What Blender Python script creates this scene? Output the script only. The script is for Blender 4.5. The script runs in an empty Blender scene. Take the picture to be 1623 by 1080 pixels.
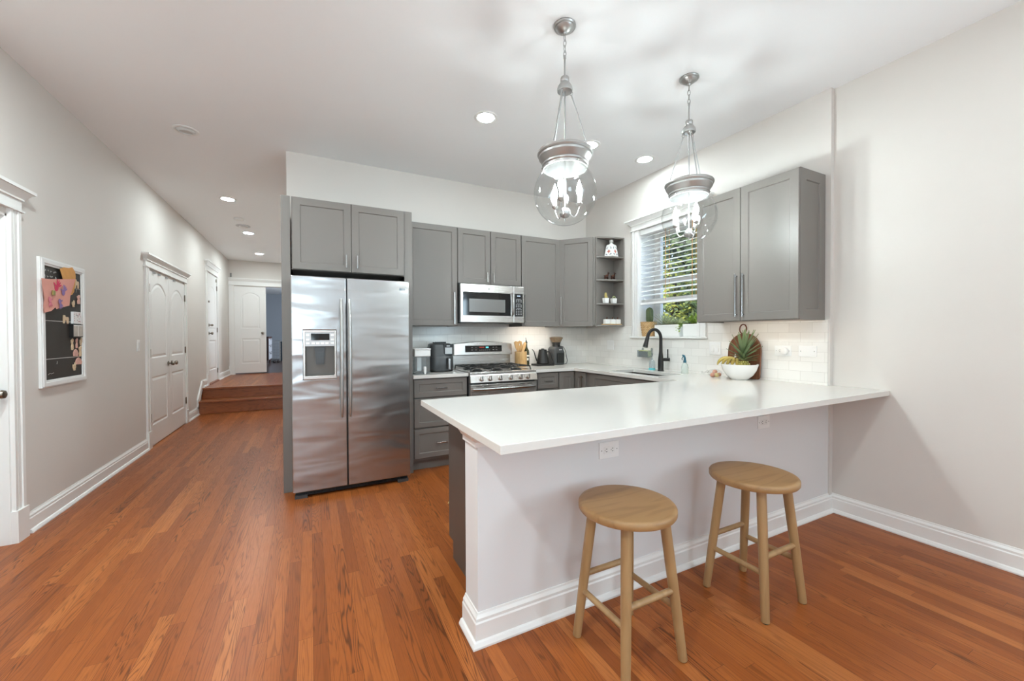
import bpy, bmesh, math, random
from mathutils import Vector, Matrix
random.seed(7)
PI = math.pi
SC = bpy.context.scene
COL = SC.collection

# ------------------------------------------------------------------ camera
CAM_H = 1.2849
YAW, PITCH, ROLL = 0.4686, -0.0121, 0.0038
_R = Vector((math.cos(YAW), -math.sin(YAW), 0)); _F = Vector((math.sin(YAW), math.cos(YAW), 0)); _U = Vector((0, 0, 1))
_F, _U = _F * math.cos(PITCH) + _U * math.sin(PITCH), _U * math.cos(PITCH) - _F * math.sin(PITCH)
_R, _U = _R * math.cos(ROLL) - _U * math.sin(ROLL), _U * math.cos(ROLL) + _R * math.sin(ROLL)
cam = bpy.data.cameras.new('camera')
cam.sensor_width = 36.0
cam.lens = 631.5 * 36.0 / 1623.0
cam.clip_start = 0.05
cam_o = bpy.data.objects.new('camera', cam)
COL.objects.link(cam_o)
cam_o.matrix_world = Matrix(((_R.x, _U.x, -_F.x, 0), (_R.y, _U.y, -_F.y, 0), (_R.z, _U.z, -_F.z, CAM_H), (0, 0, 0, 1)))
SC.camera = cam_o

# ------------------------------------------------------------------ colour management
SC.view_settings.view_transform = 'Standard'
SC.view_settings.look = 'None'
SC.view_settings.gamma = 1.0
SC.view_settings.use_curve_mapping = False
SC.view_settings.exposure = 0.34
SC.cycles.max_bounces = 14
SC.cycles.diffuse_bounces = 7
SC.cycles.glossy_bounces = 5
SC.cycles.transparent_max_bounces = 16
SC.cycles.caustics_reflective = False
SC.cycles.caustics_refractive = False
SC.cycles.sample_clamp_indirect = 4.0

# ------------------------------------------------------------------ world, sun, fill lights in the windows behind the viewpoint
W = bpy.data.worlds.new('world'); SC.world = W; W.use_nodes = True
_bg = W.node_tree.nodes['Background']
_bg.inputs[0].default_value = (0.62, 0.78, 1.0, 1); _bg.inputs[1].default_value = 2.2

def add_sun():
    l = bpy.data.lights.new('sun', 'SUN'); l.energy = 4.5; l.angle = 0.01; l.color = (1, .95, .85)
    o = bpy.data.objects.new('sun', l); COL.objects.link(o)
    o.rotation_euler = Vector((0.62, 0.28, -0.95)).to_track_quat('-Z', 'Y').to_euler()
    o.location = (-4, 2, 9)
add_sun()

def window_light(name, loc, direction, sx, sy, power, color, spread=PI):
    l = bpy.data.lights.new(name, 'AREA'); l.shape = 'RECTANGLE'; l.size = sx; l.size_y = sy
    l.energy = power; l.color = color; l.spread = spread
    o = bpy.data.objects.new(name, l); COL.objects.link(o)
    o.location = loc
    o.rotation_euler = Vector(direction).to_track_quat('-Z', 'Z').to_euler()
P_REAR, P_SIDE, TILT_REAR, TILT_SIDE = 38, 98, 0.6, 0.8 # added window fill, tilted up to brighten the ceiling
window_light('daylight_rear_window', (-.8, -4.42, 1.6), (.35, 1, TILT_REAR), 1.3, 1.5, P_REAR, (0.72, 0.94, 1.06), 2.2)
window_light('daylight_side_window', (3.32, -2.1, 1.6), (-1, 0, TILT_SIDE), 1.8, 1.5, P_SIDE, (0.71, 0.94, 1.06))
window_light('daylight_bedroom_window', (1.45, 14.2, 1.7), (-1, 0, 0), 1.6, 1.3, 110, (0.82, 0.91, 1.0))
L_KITCHEN, L_HALL, L_LIVING = 170.0, 320.0, 80.0 # radiance of the lit recessed lenses
L_LEFT = 880.0    # the two by the left wall
L_BULB = 355.0    # radiance of a candle bulb

# ------------------------------------------------------------------ measures (metres)
XL, XK, XN, YB, H = -1.667, 3.3427, 3.3826, 4.3735, 3.0537
YJ = 1.5265       # jog of the right wall
XH = -0.191       # hall's right wall
YS = 8.18         # first step
ZLAND = 0.41
YH = 11.1
CT, CB = 0.915, 0.883

# ------------------------------------------------------------------ materials
def srgb(c):
    out = []
    for v in c:
        v = v / 255.0
        out.append(v / 12.92 if v <= .04045 else ((v + .055) / 1.055) ** 2.4)
    return (*out, 1.0)

class NT:
    def __init__(s, m):
        m.use_nodes = True
        s.t = m.node_tree; s.n = s.t.nodes; s.l = s.t.links
        s.b = s.n['Principled BSDF']
    def new(s, k, **kw):
        n = s.n.new(k)
        for a, v in kw.items(): setattr(n, a, v)
        return n
    def link(s, a, b): s.l.new(a, b)
    def math(s, op, a, b=None, c=None):
        n = s.n.new('ShaderNodeMath'); n.operation = op
        for i, v in enumerate((a, b, c)):
            if v is None: continue
            if isinstance(v, (int, float)): n.inputs[i].default_value = v
            else: s.l.new(v, n.inputs[i])
        return n.outputs[0]
    def mix(s, f, a, b, blend='MIX'):
        n = s.n.new('ShaderNodeMix'); n.data_type = 'RGBA'; n.blend_type = blend
        for i, v in ((0, f), (6, a), (7, b)):
            if isinstance(v, (int, float)): n.inputs[i].default_value = v
            elif isinstance(v, tuple): n.inputs[i].default_value = v
            else: s.l.new(v, n.inputs[i])
        return n.outputs[2]
    def noise(s, vec, scale=5, detail=2, rough=.5, dist=0.0):
        n = s.n.new('ShaderNodeTexNoise'); n.inputs['Scale'].default_value = scale
        n.inputs['Detail'].default_value = detail; n.inputs['Roughness'].default_value = rough; n.inputs['Distortion'].default_value = dist
        if vec is not None: s.l.new(vec, n.inputs['Vector'])
        return n.outputs[0]
    def coords(s, which='Object'):
        return s.n.new('ShaderNodeTexCoord').outputs[which]
    def pos(s):
        return s.n.new('ShaderNodeNewGeometry').outputs['Position']
    def comb(s, x, y, z=0.0):
        n = s.n.new('ShaderNodeCombineXYZ')
        for i, v in enumerate((x, y, z)):
            if isinstance(v, (int, float)): n.inputs[i].default_value = v
            else: s.l.new(v, n.inputs[i])
        return n.outputs[0]
    def mapping(s, vec, scale):
        n = s.n.new('ShaderNodeMapping'); n.inputs['Scale'].default_value = scale; s.l.new(vec, n.inputs[0]); return n.outputs[0]
    def ramp(s, f, stops, interp='LINEAR'):
        n = s.n.new('ShaderNodeValToRGB'); n.color_ramp.interpolation = interp
        e = n.color_ramp.elements
        while len(e) < len(stops): e.new(0.5)
        for k, (p, c) in enumerate(stops): e[k].position = p; e[k].color = c
        s.l.new(f, n.inputs[0]); return n.outputs[0]
    def bump(s, h, strength=.2, dist=.01):
        n = s.n.new('ShaderNodeBump'); n.inputs['Strength'].default_value = strength; n.inputs['Distance'].default_value = dist
        s.l.new(h, n.inputs['Height']); s.l.new(n.outputs[0], s.b.inputs['Normal'])

def mat(name, color, rough=.5, metal=0.0, spec=.5, coat=0.0, trans=0.0, emit=None, estr=0.0, noise=0.0, nscale=40):
    m = bpy.data.materials.new(name); t = NT(m); b = t.b
    col = srgb(color)
    b.inputs['Base Color'].default_value = col
    b.inputs['Roughness'].default_value = rough; b.inputs['Metallic'].default_value = metal
    b.inputs['Specular IOR Level'].default_value = spec; b.inputs['Coat Weight'].default_value = coat
    if emit:
        b.inputs['Emission Color'].default_value = srgb(emit); b.inputs['Emission Strength'].default_value = estr
    if noise:
        n = t.noise(t.coords(), nscale, 3)
        c = t.mix(n, tuple(x * (1 - noise) for x in col[:3]) + (1,), tuple(min(1, x * (1 + noise)) for x in col[:3]) + (1,))
        t.link(c, b.inputs['Base Color'])
    return m

def clear_mat(name, tint=(255, 255, 255), gloss=1.0, rough=.0, haze=0.0, haze_col=(240, 240, 240)):
    """Thin clear sheet: Fresnel mirror over straight-through transmission."""
    m = bpy.data.materials.new(name); m.use_nodes = True
    nt = m.node_tree; nt.nodes.clear()
    out = nt.nodes.new('ShaderNodeOutputMaterial')
    tr = nt.nodes.new('ShaderNodeBsdfTransparent'); tr.inputs[0].default_value = srgb(tint)
    gl = nt.nodes.new('ShaderNodeBsdfGlossy'); gl.inputs['Roughness'].default_value = rough
    lw = nt.nodes.new('ShaderNodeLayerWeight'); lw.inputs[0].default_value = .5
    pw = nt.nodes.new('ShaderNodeMath'); pw.operation = 'POWER'; pw.inputs[1].default_value = 4.0
    nt.links.new(lw.outputs['Facing'], pw.inputs[0])
    mu = nt.nodes.new('ShaderNodeMath'); mu.operation = 'MULTIPLY_ADD'; mu.inputs[1].default_value = .55 * gloss; mu.inputs[2].default_value = .045 * gloss
    nt.links.new(pw.outputs[0], mu.inputs[0])
    base = tr.outputs[0]
    if haze:
        df = nt.nodes.new('ShaderNodeBsdfDiffuse'); df.inputs[0].default_value = srgb(haze_col)
        mh = nt.nodes.new('ShaderNodeMixShader'); mh.inputs[0].default_value = haze
        nt.links.new(tr.outputs[0], mh.inputs[1]); nt.links.new(df.outputs[0], mh.inputs[2]); base = mh.outputs[0]
    mx = nt.nodes.new('ShaderNodeMixShader')
    nt.links.new(mu.outputs[0], mx.inputs[0]); nt.links.new(base, mx.inputs[1]); nt.links.new(gl.outputs[0], mx.inputs[2])
    nt.links.new(mx.outputs[0], out.inputs[0])
    return m

def floor_mat(name, wid=.057, length=1.05):
    m = bpy.data.materials.new(name); t = NT(m)
    s = t.new('ShaderNodeSeparateXYZ'); t.link(t.pos(), s.inputs[0]); x, y = s.outputs[0], s.outputs[1]
    xs = t.math('DIVIDE', x, wid); i = t.math('FLOOR', xs)
    wn = t.new('ShaderNodeTexWhiteNoise', noise_dimensions='1D'); t.link(i, wn.inputs['W'])
    ys = t.math('ADD', t.math('DIVIDE', y, length), t.math('MULTIPLY', wn.outputs[0], 7.3)); j = t.math('FLOOR', ys)
    w2 = t.new('ShaderNodeTexWhiteNoise', noise_dimensions='2D'); t.link(t.comb(i, j), w2.inputs['Vector'])
    rnd = w2.outputs[0]
    sc = t.new('ShaderNodeSeparateColor'); t.link(w2.outputs[1], sc.inputs[0]); r2, r3 = sc.outputs[1], sc.outputs[2]
    off = t.math('MULTIPLY', rnd, 61.0)
    # cathedral figure: contour lines of a field stretched along the plank
    g = t.noise(t.comb(t.math('ADD', t.math('MULTIPLY', x, 15.0), off), t.math('ADD', t.math('MULTIPLY', y, .95), off), off), 1.0, 2.2, .42, .3)
    ring = t.math('SINE', t.math('MULTIPLY', g, t.math('ADD', 85.0, t.math('MULTIPLY', r3, 85.0))))
    ring = t.math('POWER', t.math('MAXIMUM', ring, 0.0), 2.0)
    ringamp = t.math('ADD', .12, t.math('MULTIPLY', t.math('POWER', r2, 1.5), .85))
    # pores: short dark streaks
    st = t.noise(t.comb(t.math('ADD', t.math('MULTIPLY', x, 330.0), off), t.math('MULTIPLY', y, 9.0), off), 1.0, 2.5, .6)
    stm = t.ramp(st, [(.42, (0, 0, 0, 1)), (.68, (1, 1, 1, 1))])
    soft = t.noise(t.comb(t.math('ADD', t.math('MULTIPLY', x, 22.0), off), t.math('ADD', t.math('MULTIPLY', y, 1.1), off)), 1.0, 2.0)
    base = t.ramp(rnd, [(0.0, srgb((132, 70, 31))), (.25, srgb((149, 80, 36))), (.6, srgb((160, 89, 41))), (.88, srgb((171, 98, 47))), (1.0, srgb((186, 114, 60)))])
    base = t.mix(t.math('MULTIPLY', soft, .5), base, srgb((152, 82, 36)))
    c = t.mix(t.math('MULTIPLY', t.math('MULTIPLY', ring, ringamp), .9), base, srgb((78, 40, 18)))
    c = t.mix(t.math('MULTIPLY', stm, .3), c, srgb((112, 62, 34)))
    fx = t.math('FRACT', xs); ex = t.math('MULTIPLY', t.math('MINIMUM', fx, t.math('SUBTRACT', 1.0, fx)), wid)
    fy = t.math('FRACT', ys); ey = t.math('MULTIPLY', t.math('MINIMUM', fy, t.math('SUBTRACT', 1.0, fy)), length)
    e = t.math('LESS_THAN', t.math('MINIMUM', ex, ey), .0006)
    c = t.mix(t.math('MULTIPLY', e, .75), c, srgb((52, 28, 15)))
    t.link(c, t.b.inputs['Base Color'])
    t.link(t.math('ADD', t.math('MULTIPLY', stm, .12), .28), t.b.inputs['Roughness'])
    t.b.inputs['Specular IOR Level'].default_value = .22
    h = t.math('SUBTRACT', t.math('MULTIPLY', stm, -.25), t.math('MULTIPLY', e, 1.0))
    t.bump(h, .18, .001)
    return m

def board_wood(name, c1, c2, dark, ax='X', scale=1.0, rough=.35, rings=40.0):
    """Plain sawn wood with grain running along one axis."""
    m = bpy.data.materials.new(name); t = NT(m)
    s = t.new('ShaderNodeSeparateXYZ'); t.link(t.pos(), s.inputs[0]); o = s.outputs
    al, a, b = {'X': (o[0], o[1], o[2]), 'Y': (o[1], o[0], o[2]), 'Z': (o[2], o[0], o[1])}[ax]
    M = lambda v, k: t.math('MULTIPLY', v, k * scale)
    g = t.noise(t.comb(M(al, 1.6), M(a, 11.0), M(b, 11.0)), 1.0, 2.0, .5, .2)
    ring = t.math('POWER', t.math('MAXIMUM', t.math('SINE', t.math('MULTIPLY', g, rings)), 0.0), 1.6)
    st = t.noise(t.comb(M(al, 8.0), M(a, 190.0), M(b, 190.0)), 1.0, 2.0, .6)
    c = t.mix(g, srgb(c1), srgb(c2))
    c = t.mix(t.math('MULTIPLY', ring, .38), c, srgb(dark))
    c = t.mix(t.math('MULTIPLY', st, .3), c, srgb(dark))
    t.link(c, t.b.inputs['Base Color']); t.b.inputs['Roughness'].default_value = rough
    return m

def tile_mat(name, horiz):
    m = bpy.data.materials.new(name); t = NT(m)
    s = t.new('ShaderNodeSeparateXYZ'); t.link(t.pos(), s.inputs[0])
    br = t.new('ShaderNodeTexBrick')
    u = s.outputs[0] if horiz == 'X' else s.outputs[1]
    t.link(t.comb(t.math('ADD', u, 20 * .162 - .017), t.math('SUBTRACT', s.outputs[2], .9338 - .0735 * 2)), br.inputs['Vector'])
    br.inputs['Scale'].default_value = 1.0; br.inputs['Mortar Size'].default_value = .0011; br.inputs['Mortar Smooth'].default_value = .3
    br.inputs['Brick Width'].default_value = .162; br.inputs['Row Height'].default_value = .0735
    br.inputs['Color1'].default_value = srgb((236, 233, 228)); br.inputs['Color2'].default_value = srgb((228, 225, 220)); br.inputs['Mortar'].default_value = srgb((203, 198, 192))
    br.offset = .5
    t.link(br.outputs[0], t.b.inputs['Base Color']); t.b.inputs['Roughness'].default_value = .16
    t.bump(t.math('SUBTRACT', 1.0, br.outputs[1]), .25, .002)
    return m

def steel_mat(name, color=(186, 184, 182), rough=.24, wave=0.0, axis='Z', metal=1.0):
    m = bpy.data.materials.new(name); t = NT(m)
    p = t.pos()
    k = {'Z': (420, 420, 5), 'X': (5, 420, 420)}[axis]
    n = t.noise(t.mapping(p, k), 1.0, 2)
    c0 = srgb(color)
    c = t.mix(n, tuple(v * .93 for v in c0[:3]) + (1,), tuple(min(1, v * 1.07) for v in c0[:3]) + (1,))
    t.link(c, t.b.inputs['Base Color']); t.b.inputs['Metallic'].default_value = metal
    t.link(t.math('ADD', t.math('MULTIPLY', n, .08), rough - .04), t.b.inputs['Roughness'])
    if wave:
        w = t.noise(t.mapping(p, (2.2, 1.0, 7.5)), 1.0, 1.2, .45, .5)
        t.bump(w, wave, .02)
    return m

M = {}
M['wall'] = mat('wall_paint', (214, 208, 202), .75, noise=.015, nscale=3)
M['wall_blue'] = mat('bedroom_blue_paint', (158, 164, 172), .8)
M['ceiling'] = mat('ceiling_paint', (243, 244, 245), .85)
M['white'] = mat('white_trim_paint', (232, 230, 227), .38)
M['penwall'] = mat('half_wall_paint', (222, 221, 221), .6)
M['floor'] = floor_mat('oak_strip_floor')
M['dark_floor'] = board_wood('dark_bedroom_floor', (62, 48, 46), (84, 66, 60), (38, 28, 26), 'Y', 1.0, .3, 40)
M['step'] = board_wood('stained_oak_step', (138, 78, 42), (168, 98, 56), (84, 42, 20), 'X', 1.0, .3, 70)
M['cab'] = mat('grey_cabinet_paint', (118, 112, 107), .42, spec=.4)
M['cab_in'] = mat('grey_cabinet_shadow_gap', (58, 54, 52), .6)
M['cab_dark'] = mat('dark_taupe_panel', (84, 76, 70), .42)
M['quartz'] = mat('white_quartz', (218, 214, 208), .13, spec=.5, noise=.012, nscale=6)
M['tile_b'] = tile_mat('white_subway_tile_back', 'X')
M['tile_r'] = tile_mat('white_subway_tile_right', 'Y')
M['steel'] = steel_mat('brushed_steel', (206, 202, 197), .26, 0, 'X', .8)
M['steel_f'] = steel_mat('brushed_steel_wavy', (178, 176, 175), .24, .5, 'Z', .95)
M['nickel'] = mat('brushed_nickel', (178, 177, 175), .36, .8)
M['bronze'] = mat('aged_nickel_knob', (140, 130, 118), .3, 1.0)
M['chrome'] = mat('polished_handle', (172, 170, 168), .25, 1.0)
M['black'] = mat('black_plastic', (24, 23, 22), .38)
M['blackgloss'] = mat('black_glass', (16, 15, 15), .06)
M['iron'] = mat('cast_iron', (26, 25, 24), .5)
M['matteblack'] = mat('matte_black_metal', (34, 32, 31), .42, .3)
M['darkgrey'] = mat('dark_grey_plastic', (66, 67, 68), .3)
M['midgrey'] = mat('mid_grey_plastic', (128, 126, 124), .4)
M['window_grey'] = mat('oven_window_mesh', (118, 117, 115), .18)
M['palegrey'] = mat('pale_grey_plastic', (196, 196, 198), .4)
M['whiteplastic'] = mat('white_plastic', (236, 235, 233), .35)
M['ceramic'] = mat('white_ceramic', (240, 239, 236), .22)
M['slot'] = mat('socket_slot', (60, 58, 56), .6)
for _k, _l in (('kitchen', L_KITCHEN), ('hall', L_HALL), ('living', L_LIVING), ('left', L_LEFT)): M['lens_' + _k] = mat('lit_lens_' + _k, (255, 255, 255), .5, emit=(234, 249, 252), estr=_l)
M['bulb'] = mat('lit_candle_bulb', (255, 255, 255), .3, emit=(237, 251, 252), estr=L_BULB)
M['led_warm'] = mat('lit_strip_soft', (255, 255, 255), .5, emit=(255, 240, 220), estr=14.0)  # glow of the added strips that lift the backsplash
M['led'] = mat('lit_strip', (255, 255, 255), .5, emit=(255, 244, 228), estr=30.0)
M['lens_off'] = mat('unlit_lamp_face', (200, 200, 198), .4)
M['glass'] = clear_mat('clear_globe_glass', (250, 251, 251), 1.1)
M['pane'] = clear_mat('window_glass', (246, 250, 252), .9)
M['clear'] = clear_mat('clear_plastic', (232, 238, 240), 1.0, .05, .12)
M['stool'] = board_wood('stool_wood', (156, 119, 78), (176, 138, 94), (128, 92, 56), 'X', 1.0, .42, 30)
M['stoolleg'] = board_wood('stool_leg_wood', (160, 126, 86), (178, 143, 100), (132, 98, 62), 'Z', 1.0, .45, 24)
M['walnut'] = board_wood('walnut_board', (104, 62, 38), (132, 82, 52), (72, 40, 24), 'Z', 1.3, .5, 40)
M['leather'] = mat('brown_leather', (98, 52, 32), .6)
M['bamboo'] = board_wood('bamboo', (200, 158, 104), (214, 174, 120), (176, 132, 80), 'Z', 1.5, .45, 30)
M['green_glass'] = mat('dark_green_bottle', (48, 50, 22), .08, spec=.7)
M['label_dark'] = mat('bottle_label', (30, 34, 22), .6)
M['label_white'] = mat('white_label', (226, 222, 210), .6)
M['chalk'] = mat('chalkboard', (47, 42, 38), .62)
M['chalkline'] = mat('chalk_marks', (196, 192, 188), .9)
M['distress'] = mat('distressed_white_frame', (226, 224, 222), .6, noise=.05, nscale=18)
M['pink'] = mat('pink_paper', (214, 150, 136), .85, noise=.08, nscale=9)
M['red_paint'] = mat('red_hand_paint', (196, 48, 84), .7)
M['purple_paint'] = mat('purple_hand_paint', (140, 112, 160), .7)
M['rose_paint'] = mat('rose_hand_paint', (206, 118, 132), .7)
M['orange_paper'] = mat('orange_paper', (208, 150, 84), .85, noise=.12, nscale=30)
M['magnet'] = mat('painted_wood_magnet', (206, 178, 146), .6, noise=.22, nscale=60)
M['magnet_pink'] = mat('pink_wood_magnet', (206, 158, 144), .6, noise=.2, nscale=60)
M['card'] = mat('white_card', (226, 222, 220), .7)
M['carddot'] = mat('red_dot_print', (170, 60, 74), .7)
M['carddot2'] = mat('grey_dot_print', (96, 92, 104), .7)
M['photo'] = mat('photo_print', (176, 168, 158), .5, noise=.35, nscale=26)
M['brass'] = mat('dull_brass', (150, 142, 84), .4, .6)
M['copper'] = mat('copper_glaze', (150, 96, 66), .2, .85)
M['copper_dark'] = mat('dark_copper_glaze', (70, 42, 34), .25, .5)
M['decor_red'] = mat('red_flower_glaze', (196, 96, 74), .4)
M['decor_blue'] = mat('slate_blue_glaze', (84, 92, 108), .4)
M['cactus'] = mat('cactus_green', (84, 96, 62), .7, noise=.25, nscale=60)
M['cactus_gold'] = mat('golden_cactus', (182, 162, 100), .7, noise=.25, nscale=80)
M['cactus_pale'] = mat('pale_cactus', (168, 178, 128), .7, noise=.2, nscale=80)
M['soil'] = mat('potting_soil', (84, 62, 46), .95)
def wicker_mat():
    m = bpy.data.materials.new('woven_seagrass'); t = NT(m)
    s_ = t.new('ShaderNodeSeparateXYZ'); t.link(t.coords(), s_.inputs[0])
    a = t.math('ARCTAN2', s_.outputs[1], s_.outputs[0])
    br = t.new('ShaderNodeTexBrick'); t.link(t.comb(t.math('MULTIPLY', t.math('ADD', a, 4.0), .08), t.math('ADD', s_.outputs[2], 1.0)), br.inputs['Vector'])
    br.inputs['Scale'].default_value = 1.0; br.inputs['Brick Width'].default_value = .026; br.inputs['Row Height'].default_value = .0135; br.inputs['Mortar Size'].default_value = .0022; br.inputs['Mortar Smooth'].default_value = .8
    br.inputs['Color1'].default_value = srgb((218, 184, 136)); br.inputs['Color2'].default_value = srgb((200, 160, 108)); br.inputs['Mortar'].default_value = srgb((140, 100, 60))
    t.link(br.outputs[0], t.b.inputs['Base Color']); t.b.inputs['Roughness'].default_value = .75
    t.bump(t.math('SUBTRACT', 1.0, br.outputs[1]), .6, .004)
    return m
M['wicker'] = wicker_mat()
M['succ'] = mat('grey_green_succulent', (158, 168, 140), .6, noise=.2, nscale=40)
M['succ2'] = mat('light_green_succulent', (186, 194, 150), .6, noise=.2, nscale=40)
M['vine'] = mat('trailing_leaf', (146, 172, 74), .6)
M['pine_leaf'] = mat('pineapple_leaf', (104, 122, 84), .5, noise=.28, nscale=24)
M['pine_body'] = mat('pineapple_rind', (142, 134, 56), .6, noise=.45, nscale=70)
M['pine_eye'] = mat('pineapple_eye', (196, 186, 120), .6)
M['banana'] = mat('banana_peel', (172, 150, 76), .5, noise=.16, nscale=20)
M['banana_tip'] = mat('banana_stem', (104, 82, 52), .7)
M['fruit'] = mat('small_red_fruit', (196, 136, 112), .5, noise=.2, nscale=30)
M['fruit_y'] = mat('small_yellow_fruit', (206, 184, 128), .5)
M['teal'] = mat('teal_plastic', (72, 182, 192), .4)
M['navy'] = mat('deep_teal_plastic', (38, 92, 112), .35)
M['liquid'] = clear_mat('pale_green_bottle', (246, 251, 248), .9, .05, .35, (226, 232, 228))
M['scrub'] = mat('scrubber_green_grey', (86, 100, 96), .9, noise=.35, nscale=160)
M['sponge'] = mat('yellow_sponge', (206, 202, 132), .9)
M['smoke'] = clear_mat('smoked_plastic', (214, 196, 176), .8, .05, .3, (196, 170, 140))
M['blind'] = mat('white_blind_slat', (238, 238, 238), .45)
M['cord'] = mat('orange_ladder_tape', (222, 158, 88), .8)
M['lcd'] = mat('lit_display_teal', (20, 40, 42), .3, emit=(110, 220, 226), estr=.9)
M['lcd_red'] = mat('lit_display_red', (40, 14, 10), .3, emit=(190, 60, 30), estr=.5)
M['lcd_white'] = mat('lit_display_white', (40, 44, 48), .3, emit=(206, 224, 250), estr=1.0)
M['dresser'] = board_wood('dark_dresser_wood', (58, 32, 26), (72, 40, 32), (34, 18, 14), 'Z', 1.0, .4, 30)
M['drawer_grey'] = mat('grey_drawer_front', (150, 152, 158), .5)
M['shoe'] = mat('dark_leather_shoe', (44, 34, 32), .6)
M['bark'] = mat('tree_bark', (74, 62, 50), .9)
M['leaf1'] = mat('mid_green_leaf', (96, 112, 58), .6, noise=.4, nscale=3)
M['leaf2'] = mat('dark_green_leaf', (74, 86, 50), .6, noise=.4, nscale=3)
M['leaf3'] = mat('yellow_green_leaf', (168, 170, 72), .6, noise=.4, nscale=3)
M['ground'] = mat('outdoor_ground', (110, 104, 84), .95, noise=.2, nscale=2)
M['peel'] = mat('pale_yellow_scrap', (206, 188, 126), .7)

# ------------------------------------------------------------------ mesh building
class MB:
    def __init__(s): s.bm = bmesh.new()
    def v(s, *p): return s.bm.verts.new(p)
    def face(s, pts):
        try: return s.bm.faces.new([s.bm.verts.new(p) for p in pts])
        except ValueError: return None
    def hexa(s, p):
        vs = [s.bm.verts.new(q) for q in p]
        for f in ((0, 3, 2, 1), (4, 5, 6, 7), (0, 1, 5, 4), (1, 2, 6, 5), (2, 3, 7, 6), (3, 0, 4, 7)):
            s.bm.faces.new([vs[k] for k in f])
        return s
    def box(s, x0, x1, y0, y1, z0, z1):
        return s.hexa(((x0, y0, z0), (x1, y0, z0), (x1, y1, z0), (x0, y1, z0), (x0, y0, z1), (x1, y0, z1), (x1, y1, z1), (x0, y1, z1)))
    def obox(s, O, U, V, N, u0, u1, v0, v1, n0, n1):
        P = lambda u, v, n: tuple(O + U * u + V * v + N * n)
        return s.hexa((P(u0, v0, n0), P(u1, v0, n0), P(u1, v1, n0), P(u0, v1, n0), P(u0, v0, n1), P(u1, v0, n1), P(u1, v1, n1), P(u0, v1, n1)))
    def ring(s, c, ax, r, n, ref=None):
        ax = Vector(ax).normalized()
        a = ax.orthogonal().normalized() if ref is None else Vector(ref)
        b = ax.cross(a).normalized(); a = b.cross(ax).normalized()
        c = Vector(c)
        return [s.bm.verts.new(c + a * (r * math.cos(2 * PI * k / n)) + b * (r * math.sin(2 * PI * k / n))) for k in range(n)]
    def skin(s, rings, cap0=True, cap1=True, closed=False):
        n = len(rings[0])
        prs = list(zip(rings, rings[1:])) + ([(rings[-1], rings[0])] if closed else [])
        for A, B in prs:
            for k in range(n):
                s.bm.faces.new((A[k], A[(k + 1) % n], B[(k + 1) % n], B[k]))
        if not closed:
            if cap0: s.bm.faces.new(list(reversed(rings[0])))
            if cap1: s.bm.faces.new(rings[-1])
        return s
    def cyl(s, a, b, r0, r1=None, n=16, caps=True):
        r1 = r0 if r1 is None else r1
        d = Vector(b) - Vector(a); ref = d.orthogonal()
        return s.skin([s.ring(a, d, r0, n, ref), s.ring(b, d, r1, n, ref)], caps, caps)
    def lathe(s, prof, c=(0, 0, 0), n=28, ax=(0, 0, 1), cap0=True, cap1=True, ref=None):
        """prof: [(radius, height)] along ax from c."""
        ax = Vector(ax).normalized(); ref = ax.orthogonal() if ref is None else ref; c = Vector(c)
        R = [s.ring(c + ax * h, ax, max(r, 1e-4), n, ref) for r, h in prof]
        return s.skin(R, cap0, cap1)
    def tube(s, pts, r, n=8, closed=False):
        pts = [Vector(p) for p in pts]; R = []; m = len(pts)
        rr = r if isinstance(r, (list, tuple)) else [r] * m
        ref = None
        for k, p in enumerate(pts):
            a = pts[k - 1] if (k > 0 or closed) else p
            b = pts[(k + 1) % m] if (k < m - 1 or closed) else p
            d = (b - a).normalized()
            if ref is None: ref = d.orthogonal()
            ref = (ref - d * ref.dot(d))
            ref = ref.normalized() if ref.length > 1e-6 else d.orthogonal()
            R.append(s.ring(p, d, rr[k], n, ref.copy()))
        return s.skin(R, closed=closed)
    def sphere(s, c, r, n=16, m=10, sc=(1, 1, 1), z0=-1.0, z1=1.0):
        R = []
        a0, a1 = math.asin(max(-1, z0)), math.asin(min(1, z1))
        for k in range(m + 1):
            a = a0 + (a1 - a0) * k / m
            rr = max(r * math.cos(a), 1e-4); z = r * math.sin(a)
            R.append([s.bm.verts.new((c[0] + rr * math.cos(2 * PI * q / n) * sc[0], c[1] + rr * math.sin(2 * PI * q / n) * sc[1], c[2] + z * sc[2])) for q in range(n)])
        return s.skin(R)
    def prism(s, poly, fn, d0, d1, holes=()):
        """poly in 2-D, fn(u, v, d) -> point; extruded from d0 to d1, with holes."""
        loops = [list(poly)] + [list(h) for h in holes]
        caps = []
        for d in (d0, d1):
            es = []; vl = []
            for L in loops:
                vs = [s.bm.verts.new(fn(u, v, d)) for u, v in L]; vl.append(vs)
                es += [s.bm.edges.new((vs[k], vs[(k + 1) % len(vs)])) for k in range(len(vs))]
            if holes:
                bmesh.ops.triangle_fill(s.bm, edges=es, use_beauty=True, use_dissolve=False)
            else:
                s.bm.faces.new(vl[0])
            caps.append(vl)
        for A, B in zip(*caps):
            for k in range(len(A)):
                s.bm.faces.new((A[k], A[(k + 1) % len(A)], B[(k + 1) % len(B)], B[k]))
        return s
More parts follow.
